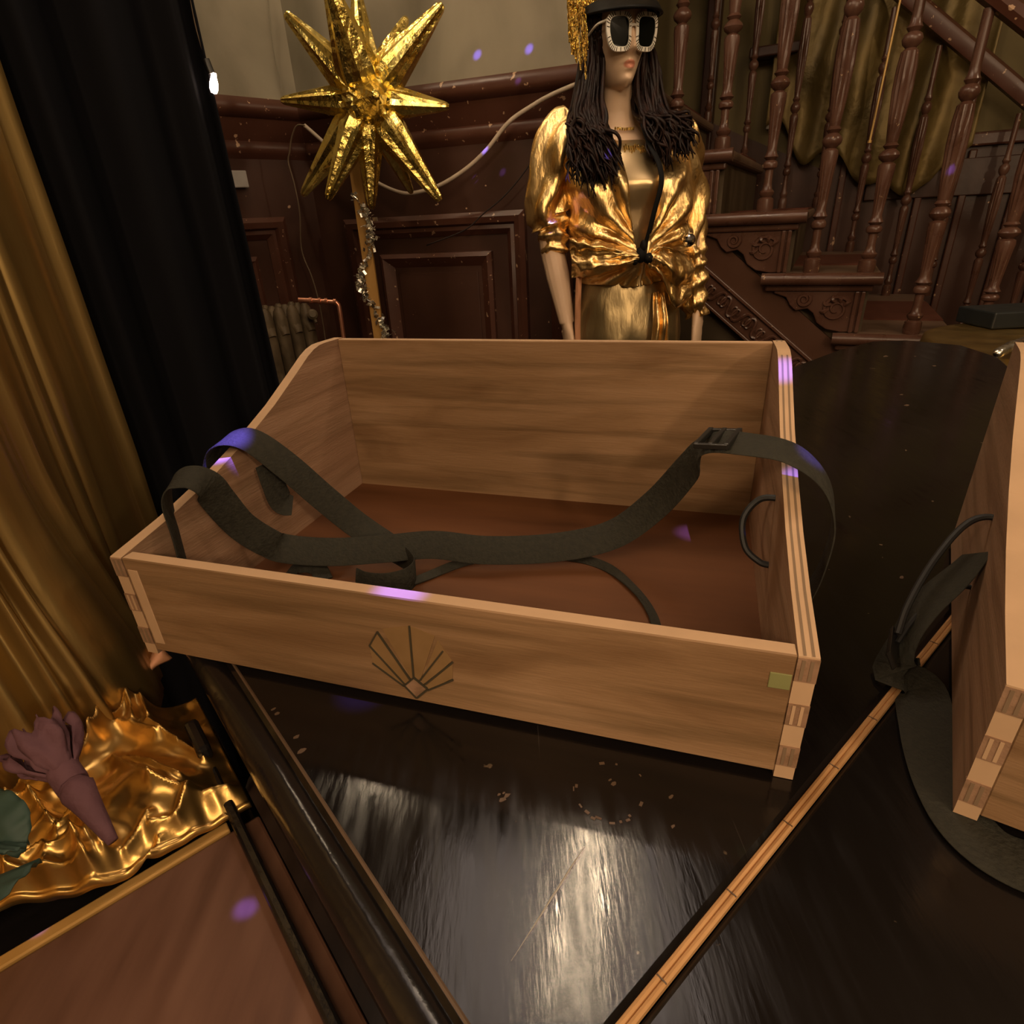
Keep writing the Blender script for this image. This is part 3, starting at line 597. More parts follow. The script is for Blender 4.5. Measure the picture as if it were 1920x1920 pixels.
mb = MB(); mb.box(.4575, .4685, -.0006, .001, .066, .0765); obj('green_plug', mb, 'sticker', fr1, local=True, bevel=.0004, label='greenish square plug')
mb = MB(); mb.box(.013, .022, -.0005, .001, .012, .080); obj('pale_strip', mb, 'ply_edge', fr1, local=True, bevel=.0003)
TM = Matrix.Translation((ox, oy, LZ+.0005)) @ Matrix.Rotation(yaw, 4, 'Z'); TI = TM.inverted()
view_l = (TI @ CAM)
def strap_part(name, pts, w_, parent, k=8, **kw):
    # pts: (local point, normal hint); a hint of None turns the face halfway to the room above and in front
    P = cr([p for p, n in pts], k); Ns = cr([(V(n) if n else (V((.1, -.75, .75)))).normalized() for p, n in pts], k)
    mb = MB(); mb.ribbon(P, Ns, w_); return obj(name, mb, 'webbing', parent, smooth=True, local=True, **kw)
def Tz(x, y, z): return TI @ at_z(x, y, LZ+z)
UP = (0, 0, 1)
# strap B: inside left -> loop over the left rim -> across -> buckle -> over the right rim
def Tp(x, y, yl): return TI @ on(x, y, TM @ V((0, yl, 0)), TM.to_3x3() @ V((0, 1, 0)))
B = [(Tp(345, 1062, .040), (-.8, -.6, .1)), (Tp(330, 1005, .044), (-.8, -.6, .1)), (Tp(313, 940, .050), (-.85, -.5, .15)), (Tp(322, 905, .056), (-.6, -.45, .6)), (Tp(350, 894, .062), (0, -.4, 1)), (Tp(384, 905, .070), (.35, -.45, .9)), (Tp(412, 940, .080), (.5, -.6, .6)),
     (Tp(452, 985, .092), (.3, -.8, .6)), (Tp(500, 1016, .104), (.1, -.9, .7)),
     ((.058, .117, .037), (0, -.9, .8)), ((.095, .132, .030), (0, -.9, .8)), ((.140, .148, .030), (0, -.85, .8)), ((.185, .160, .033), (0, -.8, .8)), ((.235, .166, .030), (0, -.8, .8)), ((.295, .184, .030), (0, -.85, .75)),
     ((.345, .197, .042), (-.1, -.9, .7)), ((.380, .196, .075), (-.3, -.9, .5)), ((.405, .178, .118), (-.4, -.7, .5)), ((.418, .160, .146), (-.2, -.35, .9)), ((.445, .146, .152), (0, -.3, 1)), ((.472, .140, .149), (.15, -.25, 1)), ((.494, .134, .132), (.85, -.2, .6)), ((.503, .128, .105), (1, -.1, .2)), ((.500, .122, .072), (1, -.1, 0)), ((.492, .120, .045), (1, 0, 0))]
sB = strap_part('shoulder_strap', B, .027, t1)
mb = MB(); bk = V((.424, .157, .1505)); bx = V((.93, -.30, .12)).normalized(); by = V((.28, .93, .05)).normalized(); by = (by-bx*by.dot(bx)).normalized(); bz = bx.cross(by)
for sx in (-.010, .0, .011): mb.obox(bk+bx*sx+bz*.0015, bx*.0018, by*.0165, bz*.0022)
for sy in (-.0155, .0155): mb.obox(bk+by*sy+bz*.001, bx*.012, by*.0016, bz*.002)
obj('strap_buckle', mb, 'buckle', sB, local=True, bevel=.0006)
A_ = [((-.016, .128, .060), (-1, 0, .1)), ((-.018, .130, .095), (-1, 0, .2)), ((-.012, .134, .123), (-.8, -.1, .8)), ((.004, .138, .1345), (-.1, -.2, 1)), ((.024, .144, .131), (.5, -.4, .9)), ((.046, .156, .103), (.75, -.6, .6)), ((.066, .170, .068), (.7, -.7, .6)), ((.090, .182, .034), (.4, -.7, .8)), ((.118, .182, .0165), (.1, -.4, 1)), ((.140, .166, .0150), (-.2, -.7, .7)), ((.160, .150, .0185), (-.5, -.9, .2)), ((.177, .134, .019), (-.9, -.4, .05)), ((.178, .118, .019), (-.9, .5, 0)), ((.165, .107, .0185), (-.3, 1, 0)), ((.147, .104, .018), (0, 1, -.1)), ((.131, .108, .0165), (.2, 1, -.4))]
strap_part('shoulder_strap', A_, .027, t1)
C_ = [((.150, .110, .0115), (0, -.4, 1)), ((.178, .128, .0125), (0, -.6, .9)), ((.214, .170, .0135), (.2, -.9, .4)), ((.255, .188, .014), (0, -1, .4)), ((.301, .199, .013), (0, -1, .4)), ((.340, .190, .0125), (.4, -.9, .5)), ((.370, .160, .012), (.6, -.6, .8)), ((.388, .128, .0115), (.4, -.3, 1)), ((.396, .095, .011), (.2, -.2, 1))]
strap_part('strap_tail', C_, .0085, t1)
strap_part('strap_tail', [(Tp(492, 868, .150)+V((.004, 0, 0)), (1, -.2, .2)), (Tp(512, 905, .150), (1, -.3, .2)), (Tp(528, 940, .152), (.8, -.4, .5)), (Tp(548, 948, .158), (.3, -.4, 1))], .024, t1)
strap_part('strap_tail', [(Tz(536, 1092, .011), (0, -.5, 1)), (Tz(552, 1068, .016), (-.4, -.6, .8)), (Tz(575, 1058, .020), (0, -.7, .8)), (Tz(596, 1066, .016), (.5, -.6, .7)), (Tz(608, 1088, .011), (.4, -.4, 1))], .016, t1)
mb = MB(); mb.tube(cr([(.484, .166, .100), (.470, .166, .104), (.458, .168, .100), (.449, .162, .086), (.452, .152, .068), (.462, .146, .060), (.470, .145, .058), (.484, .145, .058)], 6), .0026, 8); obj('cord_loop', mb, 'cord', t1, smooth=True, local=True)
mb = MB(); mb.tube(cr([(-.004, .120, .052), (.012, .120, .053), (.030, .122, .048), (.036, .130, .030), (.030, .142, .016), (.012, .150, .020), (-.004, .150, .022)], 6), .0026, 8); obj('cord_loop', mb, 'cord', t1, smooth=True, local=True)
# end of the first tray; the second stands at the right edge
rz2 = math.radians(-34.43); t2, fr2 = make_tray((.2288, .2091, LZ+.0035), rz2, 'second wooden tray standing on a folded strap at the right edge')
T2 = Matrix.Translation((.2288, .2091, LZ+.0035)) @ Matrix.Rotation(rz2, 4, 'Z')
mb = MB(); mb.tube(cr([(.012, .172, .0985), (-.004, .173, .0995), (-.016, .164, .092), (-.028, .142, .072), (-.036, .118, .050), (-.038, .104, .034)], 6), .0023, 8); mb.tube(cr([(.012, .163, .048), (-.006, .162, .049), (-.018, .146, .047), (-.030, .122, .038), (-.037, .102, .028)], 6), .0018, 8)
obj('cord_loop', mb, 'cord', t2, smooth=True, local=True)
T2I = T2.inverted()
st = [((-.004, .158, .078), (-1, -.3, .3)), ((-.014, .142, .064), (-.9, -.3, .5)), ((-.026, .128, .046), (-.85, -.3, .5)), ((-.033, .114, .026), (-.85, -.2, .5)), ((-.034, .102, .009), (-.6, -.1, .8))]
st += [(T2I @ at_z(x, y, LZ+.0024), n) for x, y, n in ((1722, 1290, (-.2, -.1, 1)), (1738, 1360, (0, 0, 1)), (1752, 1420, (0, 0, 1)), (1778, 1490, (0, 0, 1)), (1822, 1560, (0, 0, 1)), (1890, 1610, (0, 0, 1)), (1990, 1640, (0, 0, 1)), (2100, 1640, (0, 0, 1)))]
s2 = strap_part('shoulder_strap', st, .032, t2)
mb = MB(); mb.obox((-.039, .098, .026), (.001, 0, .002), (0, .016, 0), (-.003, 0, .006)); obj('strap_buckle', mb, 'buckle', s2, local=True, bevel=.001)
mb = MB()
for x, y in ((.05, .05), (.43, .05), (.05, .29), (.43, .29)): mb.box(x-.012, x+.012, y-.012, y+.012, -.0033, .0042)
obj('pad_foot', mb, 'buckle', t2, local=True)

# ================================================================== MANNEQUIN
MY = 1.85
def mp(x, y, dy=0): return at_y(x, y, MY+dy)
man = thing('mannequin', 'female mannequin in gold lame shirt, sunglasses and long dark wig before the stairs', 'mannequin', (.37, MY+.03, 0))
HC = mp(1161, 92); HX, HZ = HC.x, HC.z            # head centre
HEAD_Y = MY+.02; TURN = math.radians(13)
def head_pt(th, h):
    # th 0 = front; h height from chin (0) to crown (.225)
    t = h/.225
    wd_ = .072*math.sqrt(max(0, 1-((t-.62)/.52)**2 if t < .62 else 1-((t-.62)/.385)**2))
    if t < .45: wd_ = .015+.054*(max(0, t)/.45)**.66
    if t < .02: wd_ *= .6
    fd = .092*math.sqrt(max(0, 1-((t-.5)/.60)**2)) if t > .5 else .080+.012*(t/.5)
    if t < .06: fd *= .86+.14*(t/.06)
    bd = .095*math.sqrt(max(0, 1-((t-.62)/.40)**2)) if t > .62 else .095*(.45+.55*sstep(.0, .62, t))
    if t > .995: wd_ = fd = bd = .001
    c, s = math.cos(th), math.sin(th); d = fd if c > 0 else bd
    x = wd_*s*(1-.10*abs(s)*max(0, c)); y = d*(abs(c)**.85)*(1 if c > 0 else -1)
    a = th if th < PI else th-2*PI
    def g(c0, w0, h0, v0): return math.exp(-((a-c0)/w0)**2-((h-h0)/v0)**2)
    if c > 0:
        y += .026*g(0, .17, .074, .012)+.014*g(0, .14, .092, .016)+.006*g(0, .12, .108, .016)     # nose
        y += .007*g(.22, .12, .073, .008)+.007*g(-.22, .12, .073, .008)
        y += .010*g(0, .32, .049, .0055)+.011*g(0, .28, .037, .006)-.006*g(0, .36, .0435, .0024)  # lips
        y += .008*g(0, .35, .014, .013)-.004*g(0, .3, .027, .005)                                    # chin
        y -= .011*g(.48, .26, .112, .014)+.011*g(-.48, .26, .112, .014)                              # eye sockets
        y += .005*g(.48, .18, .111, .007)+.005*g(-.48, .18, .111, .007)
        y += .004*g(.8, .3, .085, .02)+.004*g(-.8, .3, .085, .02)
    return x, -y
ct, st_ = math.cos(TURN), math.sin(TURN)
CHZ = mp(1163, 160).z-.012
def hw(x, y, z): return V((HX-.004+ct*x-st_*y*1.0, HEAD_Y+st_*x+ct*y, CHZ+z))
def hp(th, h):
    x, y = head_pt(th, h); return hw(x, y, h)
mb = MB(); R = []
for j in range(61):
    h = .225*(j/60); R.append([hp(2*PI*i/72, h) for i in range(72)])
mb.rings(R)
# neck, torso, arms, legs as overlapping closed tubes; the remesh fuses them with the head into one surface
def ell(c, a, b, n=28, yawr=0): 
    return [V((c[0]+a*math.cos(t)*math.cos(yawr)-b*math.sin(t)*math.sin(yawr), c[1]+a*math.cos(t)*math.sin(yawr)+b*math.sin(t)*math.cos(yawr), c[2])) for t in [2*PI*k/n for k in range(n)]]
BY = MY+.035
TOR = [(.84, .372, BY, .135, .105), (.95, .372, BY, .150, .112), (1.05, .376, BY, .135, .100), (1.17, .385, BY, .110, .085), (1.28, .378, BY-.005, .125, .100), (1.35, .365, BY-.012, .138, .115), (1.42, .352, BY, .150, .090), (1.455, .346, BY+.01, .120, .065), (1.485, .342, BY+.012, .062, .052), (1.52, .340, BY+.008, .044, .046), (1.57, .338, BY, .041, .045), (1.63, HX, HEAD_Y+.02, .045, .05)]
mb.rings([ell((x, y, z), a, b) for z, x, y, a, b in TOR])
def limb(pts, rad, n=14, k=5):
    P = cr(pts, k); m_ = len(pts); rr = []
    for i in range(len(P)):
        t = i/(len(P)-1)*(m_-1); a = min(int(t), m_-2); rr.append(rad[a]+(rad[a+1]-rad[a])*(t-a))
    mb.tube(P, rr, n)
def hand(wr, dirv, palm_n, side):
    d = V(dirv).normalized(); n = V(palm_n).normalized(); n = (n-d*n.dot(d)).normalized(); b = d.cross(n)*side
    # palm
    R = []
    for t, wv, th in ((-.02, .022, .018), (.0, .024, .017), (.03, .033, .014), (.06, .038, .013), (.085, .038, .011), (.094, .034, .007)):
        R.append([wr+d*t+b*wv*math.cos(a)+n*th*math.sin(a) for a in [2*PI*k/16 for k in range(16)]])
    mb.rings(R)
    for k, (off, ln, an) in enumerate(((-.029, .068, -.10), (-.0100, .078, -.03), (.0095, .074, .04), (.028, .058, .12))):
        p = wr+d*.082+b*off; dd = (d+b*an).normalized(); curl = .16+.05*k
        q = [p-d*.01, p+dd*ln*.35+n*.002, p+dd*ln*.7+n*ln*curl*.5, p+dd*ln*.97+n*ln*curl*1.3]
        limb(q, [.0085, .0082, .0072, .0052], 10, 4)
    p = wr+d*.022-b*.026; limb([p, p+d*.022-b*.018+n*.006, p+d*.048-b*.024+n*.014, p+d*.066-b*.020+n*.018], [.012, .011, .0092, .006], 10, 4)
wl_ = mp(1063, 606, -.02); el_ = mp(1032, 445, .03); sl_ = mp(1052, 262, .03)
limb([V((.30, BY, 1.42)), sl_, el_.lerp(sl_, .45)+V((-.004, .01, 0)), el_, wl_.lerp(el_, .55), wl_], [.045, .036, .034, .034, .034, .022])
hand(wl_, (.12, -.10, -1), (.9, .2, 0), 1)
wr_ = mp(1308, 588, .0); er_ = mp(1292, 430, .06); sr_ = mp(1268, 262, .03)
limb([V((.40, BY, 1.42)), sr_, er_.lerp(sr_, .45), er_, wr_.lerp(er_, .5), wr_], [.045, .034, .034, .034, .032, .021])
hand(wr_, (.02, -.06, -1), (-.8, .5, 0), -1)
for sx in (-1, 1):
    x = .372+sx*.078
    limb([(x, BY, .92), (x+sx*.004, BY-.01, .70), (x+sx*.002, BY-.005, .50), (x, BY+.01, .32), (x, BY+.015, .09)], [.082, .070, .052, .050, .034], 18)
    limb([(x, BY+.03, .05), (x+sx*.005, BY-.03, .04), (x+sx*.012, BY-.10, .028), (x+sx*.014, BY-.15, .022)], [.038, .036, .030, .016], 14)
M['skin'] = skin_mat(tuple(hw(0, -.10, .0435)))
body = obj('body', mb, 'skin', man, smooth='all')
rm = body.modifiers.new('fuse', 'REMESH'); rm.mode = 'VOXEL'; rm.voxel_size = .0029; rm.use_smooth_shade = True
sm_ = body.modifiers.new('smooth', 'SMOOTH'); sm_.factor = .3; sm_.iterations = 1
# ears
# sunglasses: square frames set with pale stones
gl = None
def lens_outline(sx, k, n=40):
    o = []
    for i in range(n):
        t = 2*PI*i/n; ex = math.copysign(abs(math.cos(t))**.55, math.cos(t)); ez = math.copysign(abs(math.sin(t))**.55, math.sin(t))
        w_ = .0295*k*(1+.10*ez); o.append((sx*.0355+w_*ex-(sx*.004*ez if ez < 0 else 0)*-1, GZ+.0385*k*ez))
    return o
mb = MB(); GYF = -.1015; GZ = .104
def gp(x, z, y): return hw(x, GYF+y+2.2*x*x, z)
for sx in (-1, 1):
    o1 = lens_outline(sx, 1.0); o2 = lens_outline(sx, .76); n = len(o1)
    R = [[gp(x, z, dy) for x, z in oo] for oo, dy in ((o1, .004), (o1, -.003), (o2, -.004), (o2, .003), (o1, .004))]
    mb.rings(R, cap=False)
mb.tube(cr([gp(-.010, .114, -.001), gp(0, .117, -.003), gp(.010, .114, -.001)], 5), .003, 8)
for sx in (-1, 1): mb.tube(cr([gp(sx*.064, .128, .003), hw(sx*.078, -.06, .125), hw(sx*.080, .01, .112)], 5), .003, 6)
gl = obj('sunglasses', mb, 'rhine', man, smooth=True)
mb = MB()
for sx in (-1, 1): mb.prism([gp(x, z, .001) for x, z in lens_outline(sx, .78)], hw(0, -.0015, 0)-hw(0, 0, 0))
obj('lens', mb, 'lens', gl)
mb = MB()
for sx in (-1, 1):
    o1 = lens_outline(sx, .99, 60)
    for i, (x, z) in enumerate(o1):
        x2 = sx*.0355+(x-sx*.0355)*.80; z2 = GZ+(z-GZ)*.80
        if i % 2: mb.tube([gp(x, z, -.0035), gp(x2, z2, -.0045)], .0009, 4)
obj('frame_grooves', mb, 'inlay_line', gl)
# wig
mb = MB(); R = []
for j in range(22):                                   # cap hugging the skull, open at the face
    h = .06+.172*j/21
    ring = []
    for i in range(40):
        a = math.radians(62)+(2*PI-2*math.radians(62))*i/39 if h < .17 else 2*PI*i/40
        x, y = head_pt(a % (2*PI), min(h, .222)); f = 1.13; ring.append(hw(x*f, y*f+.004, h+.006))
    R.append(ring)
vs = [p for r in R for p in r]; fs = [(j*40+i, j*40+i+1, (j+1)*40+i+1, (j+1)*40+i) for j in range(21) for i in range(39)]
mb.add(vs, fs)
rnd = random.Random(3)
def lock(a, h0, f, x1, z1, yb, curl, r0):
    x, y = head_pt(a, min(h0, .21)); p0 = hw(x*1.12, y*1.12, h0); side = 1 if p0.x > HX else -1
    jx = HX+side*(.046+.048*f+rnd.uniform(-.006, .006)); p1 = V((jx, HEAD_Y+rnd.uniform(-.05, .05), CHZ+.05+rnd.uniform(-.02, .02)))
    p2 = V((jx+side*(.004+.022*f)+rnd.uniform(-.006, .006), MY-.03+rnd.uniform(-.035, .03), CHZ-.050)); p3 = V((x1, yb, z1)); mid = p2.lerp(p3, .5)+V((side*.006, -.020, .004))
    P = cr([p0, p1, p2, mid, p3], 14); ph = rnd.uniform(0, 6); fq = rnd.uniform(15, 25); k = len(P); Q = []
    for i, p in enumerate(P):
        t = i/(k-1); am = curl*sstep(.30, .8, t); Q.append(p+V((am*math.cos(ph+t*fq), am*.9*math.sin(ph+t*fq), am*.7*math.sin(ph*2+t*19))))
    mb.tube(Q, [r0*(.6+.6*math.sin(PI*min(1, i/(k-1)*.8+.15)))*(1-.6*sstep(.9, 1, i/(k-1))) for i in range(k)], 5)
for k in range(230):                                   # viewer's left bundle
    f = rnd.random(); q = rnd.random()**.6; e = mp(1152-92*f+rnd.uniform(-6, 6), 268+(115-70*abs(f-.45))*q, 0); lock(math.radians(300-66*f), rnd.uniform(.10, .19), f, e.x, e.z, MY-.105+rnd.uniform(-.03, .03), rnd.choice((.004, .006, .011)), rnd.uniform(.0026, .0052))
for k in range(190):                                   # viewer's right bundle, shorter at the shoulder
    f = rnd.random(); q = rnd.random()**.6; e = mp(1202+80*f+rnd.uniform(-5, 5), 238+(92-60*abs(f-.4))*q, 0); lock(math.radians(60+66*f), rnd.uniform(.10, .19), f, e.x, e.z, MY-.095+rnd.uniform(-.03, .03), rnd.choice((.004, .006, .011)), rnd.uniform(.0026, .0052))
obj('hair', mb, 'hair', man, smooth='all')
# cap: gold sequin crown, black peak, sequin fringe down the viewer's left
mb = MB()
def crown(u, v):
    a = 2*PI*u; h = .158+.10*v; rr = 1.0+.10*math.sin(PI*min(1, v*1.15)); rr = rr if v < .75 else rr*math.sqrt(max(.0, 1-((v-.75)/.25)**2))
    return hw(.092*rr*math.sin(a), -.108*rr*math.cos(a)+.004, h)
mb.grid(crown, 48, 16, True); hat = obj('cap', mb, 'sequin', man, smooth='all')
mb = MB()
def brim(u, v):
    a = math.radians(-78+156*u); r = 1+.42*v*math.cos(a*.9); return hw(.093*math.sin(a)*(1+.06*v), -.108*math.cos(a)*r, .166-.020*v*math.cos(a)-.012*v)
mb.grid(brim, 30, 8); pk = obj('cap_peak', mb, 'hat_black', hat, smooth='all'); pk.modifiers.new('t', 'SOLIDIFY').thickness = .006
mb = MB()
def band(u, v):
    a = math.radians(-100+200*u); return hw(.0945*math.sin(a), -.1105*math.cos(a), .150+.026*v)
mb.grid(band, 40, 2); bd_ = obj('cap_band', mb, 'hat_black', hat, smooth='all'); bd_.modifiers.new('t', 'SOLIDIFY').thickness = .003
mb = MB()
for k in range(46):
    x = 1063+rnd.uniform(0, 30); top = mp(x, -6, -.03+rnd.uniform(-.02, .03)); ln = rnd.uniform(60, 150) if x > 1070 else rnd.uniform(40, 105); bot = mp(x+rnd.uniform(-2, 8)+ln*.06, ln, -.03+rnd.uniform(-.02, .02))
    n = 9; P = [top.lerp(bot, i/n)+V((rnd.uniform(-.0012, .0012), rnd.uniform(-.003, .003), 0)) for i in range(n+1)]
    mb.ribbon(P, [V((rnd.uniform(-.7, .7), -1, rnd.uniform(-.5, .5))) for _ in P], .0045, .0004)
obj('sequin_fringe', mb, 'sequin', hat)
# bronze satin top under the shirt
def tor(z):
    for k in range(len(TOR)-1):
        if TOR[k][0] <= z <= TOR[k+1][0]:
            t = (z-TOR[k][0])/(TOR[k+1][0]-TOR[k][0]); t = t*t*(3-2*t)*.5+t*.5; return [TOR[k][m_]+(TOR[k+1][m_]-TOR[k][m_])*t for m_ in range(1, 5)]
    return list(TOR[-1][1:]) if z > 1 else list(TOR[0][1:])
KN = mp(1203, 478, -.10)                               # the knot of the shirt
NZ = mp(1165, 250).z
mb = MB()
def topf(u, v):
    a = 2*PI*u; z = 1.10+(NZ-1.10)*v; x, y, A1, B1 = tor(z); c = math.cos(a); s = math.sin(a)
    bust = .018*math.exp(-((z-1.345)/.045)**2)*max(0, -s)*(math.exp(-((c-.45)/.3)**2)+math.exp(-((c+.45)/.3)**2))
    return V((x+(A1+.006)*c, y+(B1+.006)*s-bust, z-(.015*max(0, -s) if v > .95 else 0)))
mb.grid(topf, 64, 40, True); tp = obj('crop_top', mb, 'top', man, smooth='all'); tp.modifiers.new('t', 'SOLIDIFY').thickness = .002
mb = MB()
for k in range(16):
    p0 = mp(1163+k*4.2, 276+rnd.uniform(-2, 2)); x, y, A1, B1 = tor(p0.z); yy = y-B1*math.sqrt(max(.1, 1-((p0.x-x)/A1)**2))-.014
    mb.tube([V((p0.x, yy, p0.z)), V((p0.x+.002, yy-.006, p0.z-.012)), V((p0.x, yy-.008, p0.z-.026-rnd.uniform(0, .006)))], .0024, 5)
obj('bead_fringe', mb, 'sequin', tp, label='row of gold beads across the chest')
mb = MB()
for k in range(9):
    p0 = mp(1152+k*4.2, 244+abs(k-4)*-.5); x, y, A1, B1 = tor(p0.z); yy = y-B1*math.sqrt(max(.1, 1-((p0.x-x)/A1)**2))-.010
    mb.obox(V((p0.x, yy, p0.z)), (.0022, 0, 0), (0, .002, 0), (0, 0, .0035))
obj('necklace', mb, 'sequin', man, bevel=.0006)
# gold wrap shirt: shell open in a V at the front, pleats gathered to the knot
def vl(z):   # x of the left (viewer) and right V edges at height z
    t = max(0, min(1, (z-KN.z)/(1.475-KN.z)))
    xl = KN.x-.012+(mp(1150, 240).x-KN.x+.012)*t**.75
    xr = KN.x+.004+(mp(1228, 240).x-KN.x-.004)*(1.25*t if t < .5 else 1.25*.5+(t-.5)*.75)
    return xl, xr
def shirt(u, v):
    z = 1.455+(1.10-1.455)*v; x, y, A1, B1 = tor(z)
    bag = .016+.030*sstep(.0, .55, v)*sstep(1.0, .72, v); A2 = A1+bag*1.15; B2 = B1+bag
    xl, xr = vl(z) if z > KN.z else (KN.x-.004, KN.x+.004)
    cl = max(-.98, min(.98, (xl-x)/A2)); cr_ = max(-.98, min(.98, (xr-x)/A2))
    a0 = 2*PI-math.acos(cr_)                # right front edge angle (front is sin<0)
    a1 = 2*PI-math.acos(cl)
    # go from right edge round the back to left edge
    a = a0+(2*PI-(a0-a1))*u
    px, py = x+A2*math.cos(a), y+B2*math.sin(a)
    fr = max(0, -math.sin(a)); dx, dz = px-KN.x, z-KN.z; ph = math.atan2(dz, abs(dx)+.02); r = math.hypot(dx, dz)
    pl = math.sin(ph*19+2.2*nz(px*9, z*7, 2)+(2 if dx > 0 else 0)); am = .013*sstep(.02, .10, r)*sstep(.34, .16, r)*fr
    d = am*pl+.007*nz(px*30, z*14, 4)*(1-.5*fr)+.010*nz(px*14, z*9, 7)+.010*(.35-abs(nz(px*20+dz*6, z*11-dx*8, 5)))+.006*(.3-abs(nz(ph*5, r*9, 3+(dx > 0))))*sstep(.03, .12, r)
    gath = math.exp(-(r/.07)**2)
    return V((px+math.cos(a)*d, py+math.sin(a)*d-.028*gath*fr+.010*(1-sstep(.0, .06, v)), z+.012*nz(px*12, 3, 1)*v))
mb = MB(); mb.grid(shirt, 180, 90); sh = obj('shirt', mb, 'lame_shirt', man, smooth='all'); sh.modifiers.new('t', 'SOLIDIFY').thickness = .003
# collar edge: dark facing along the right side of the V
P = [mp(1205, 232, -.07), mp(1218, 270, -.105), mp(1236, 308, -.135), mp(1240, 345, -.145), mp(1228, 392, -.14), mp(1216, 440, -.125), mp(1206, 472, -.115)]
mb = MB(); P = cr(P, 6); mb.ribbon(P, [V((.1, -1, .1))]*len(P), .013, .003); obj('dark_facing', mb, 'sash', sh, smooth='all', label='black facing along the open shirt edge')
mb = MB()
for (x, y, rx, rz) in ((1201, 478, .017, .020), (1216, 484, .015, .014), (1206, 462, .009, .016), (1190, 490, .009, .010)):
    c = mp(x, y, -.128); mb.grid(lambda u, v, c=c, rx=rx, rz=rz: V((c.x+rx*math.cos(2*PI*u)*math.sin(PI*(.02+.96*v)), c.y+.014*math.sin(2*PI*u)*math.sin(PI*(.02+.96*v)), c.z+rz*math.cos(PI*(.02+.96*v)))), 14, 10, True)
obj('knot', mb, 'sash', sh, smooth='all', label='black knot tying the shirt at the waist')
# shirt tails spreading from the knot to both hips
def tail(pts_top, pts_bot, dy, name, seed):
    T = cr([mp(*p, dy+q) for p, q in pts_top], 10); Bt = cr([mp(*p, dy+q) for p, q in pts_bot], 10); mb = MB(); n = len(T)-1
    def fn(u, v):
        i = min(int(u*n), n-1); t = u*n-i; a = T[i].lerp(T[i+1], t); b = Bt[i].lerp(Bt[i+1], t); p = a.lerp(b, v)
        p.y += .012*math.sin(v*11+seed+u*3)*sstep(0, .3, u)-.016*math.sin(PI*v)+.010*nz(u*7, v*5, seed); p.z += .006*nz(u*9, v*6, seed+3); p.y -= .012*(.3-abs(nz(u*3, v*8, seed+6))); return p
    mb.grid(fn, 40, 26); o = obj(name, mb, 'lame_shirt', sh, smooth='all'); o.modifiers.new('t', 'SOLIDIFY').thickness = .003
tail([((1196, 470), 0), ((1150, 456), .0), ((1100, 448), .02), ((1066, 445), .06)], [((1196, 492), 0), ((1150, 505), 0), ((1105, 520), .02), ((1072, 520), .06)], -.125, 'shirt_tail', 1)
tail([((1212, 470), 0), ((1240, 462), .0), ((1275, 470), .03), ((1300, 485), .09)], [((1214, 495), 0), ((1240, 520), 0), ((1262, 575), .03), ((1290, 560), .09)], -.12, 'shirt_tail', 5)
mb = MB(); P = cr([mp(1086, 505, -.06), mp(1084, 560, -.065), mp(1083, 610, -.06), mp(1084, 680, -.06)], 8); mb.ribbon(P, [V((.2*math.sin(i*.8), -1, 0)) for i in range(len(P))], .017, .003)  # added strip models the orange-toned side of the trousers, not a tie
obj('trouser_side_strip', mb, 'copper_foil', sh, smooth='all', label='narrow copper coloured strip made for the side of the trousers')
# sleeves
def sleeve(pts, rad, seed, name='sleeve'):
    P = cr(pts, 10); k = len(P); m_ = len(pts); mb = MB(); rr = []
    T = [(P[min(i+1, k-1)]-P[max(i-1, 0)]).normalized() for i in range(k)]; R = []; N0 = V((0, -1, 0))
    for i in range(k):
        t = i/(k-1)*(m_-1); a = min(int(t), m_-2); r = rad[a]+(rad[a+1]-rad[a])*(t-a)
        N0 = (N0-T[i]*N0.dot(T[i])).normalized(); Bn = T[i].cross(N0); ring = []
        for q in range(44):
            th = 2*PI*q/44; tt = i/(k-1)
            d = .010*math.sin(th*5+seed+4*nz(tt*4, seed, 1))*(1-sstep(.7, .95, tt))+.012*nz(math.cos(th)*2, tt*6, seed+math.sin(th)*2)+.007*math.sin(tt*k*1.15+2*math.sin(th+seed))*sstep(.55, .75, tt)+.014*(.3-abs(nz(math.cos(th)*1.6+tt*3, tt*4+seed, math.sin(th)*1.6)))
            ring.append(P[i]+(N0*math.cos(th)+Bn*math.sin(th))*(r+d))
        R.append(ring)
    mb.rings(R, cap=False); o = obj(name, mb, 'lame_shirt', sh, smooth='all'); o.modifiers.new('t', 'SOLIDIFY').thickness = .003
sleeve([mp(1082, 243, .04), mp(1052, 275, .03), mp(1036, 335, .03), mp(1026, 395, .02), mp(1035, 428, .02), mp(1040, 476, .015)], [.058, .062, .060, .058, .041, .0295], 1)
sleeve([mp(1250, 243, .04), mp(1268, 280, .04), mp(1280, 350, .05), mp(1286, 420, .055), mp(1288, 480, .04), mp(1296, 530, .02), mp(1306, 594, .0)], [.056, .058, .055, .052, .050, .046, .027], 4)
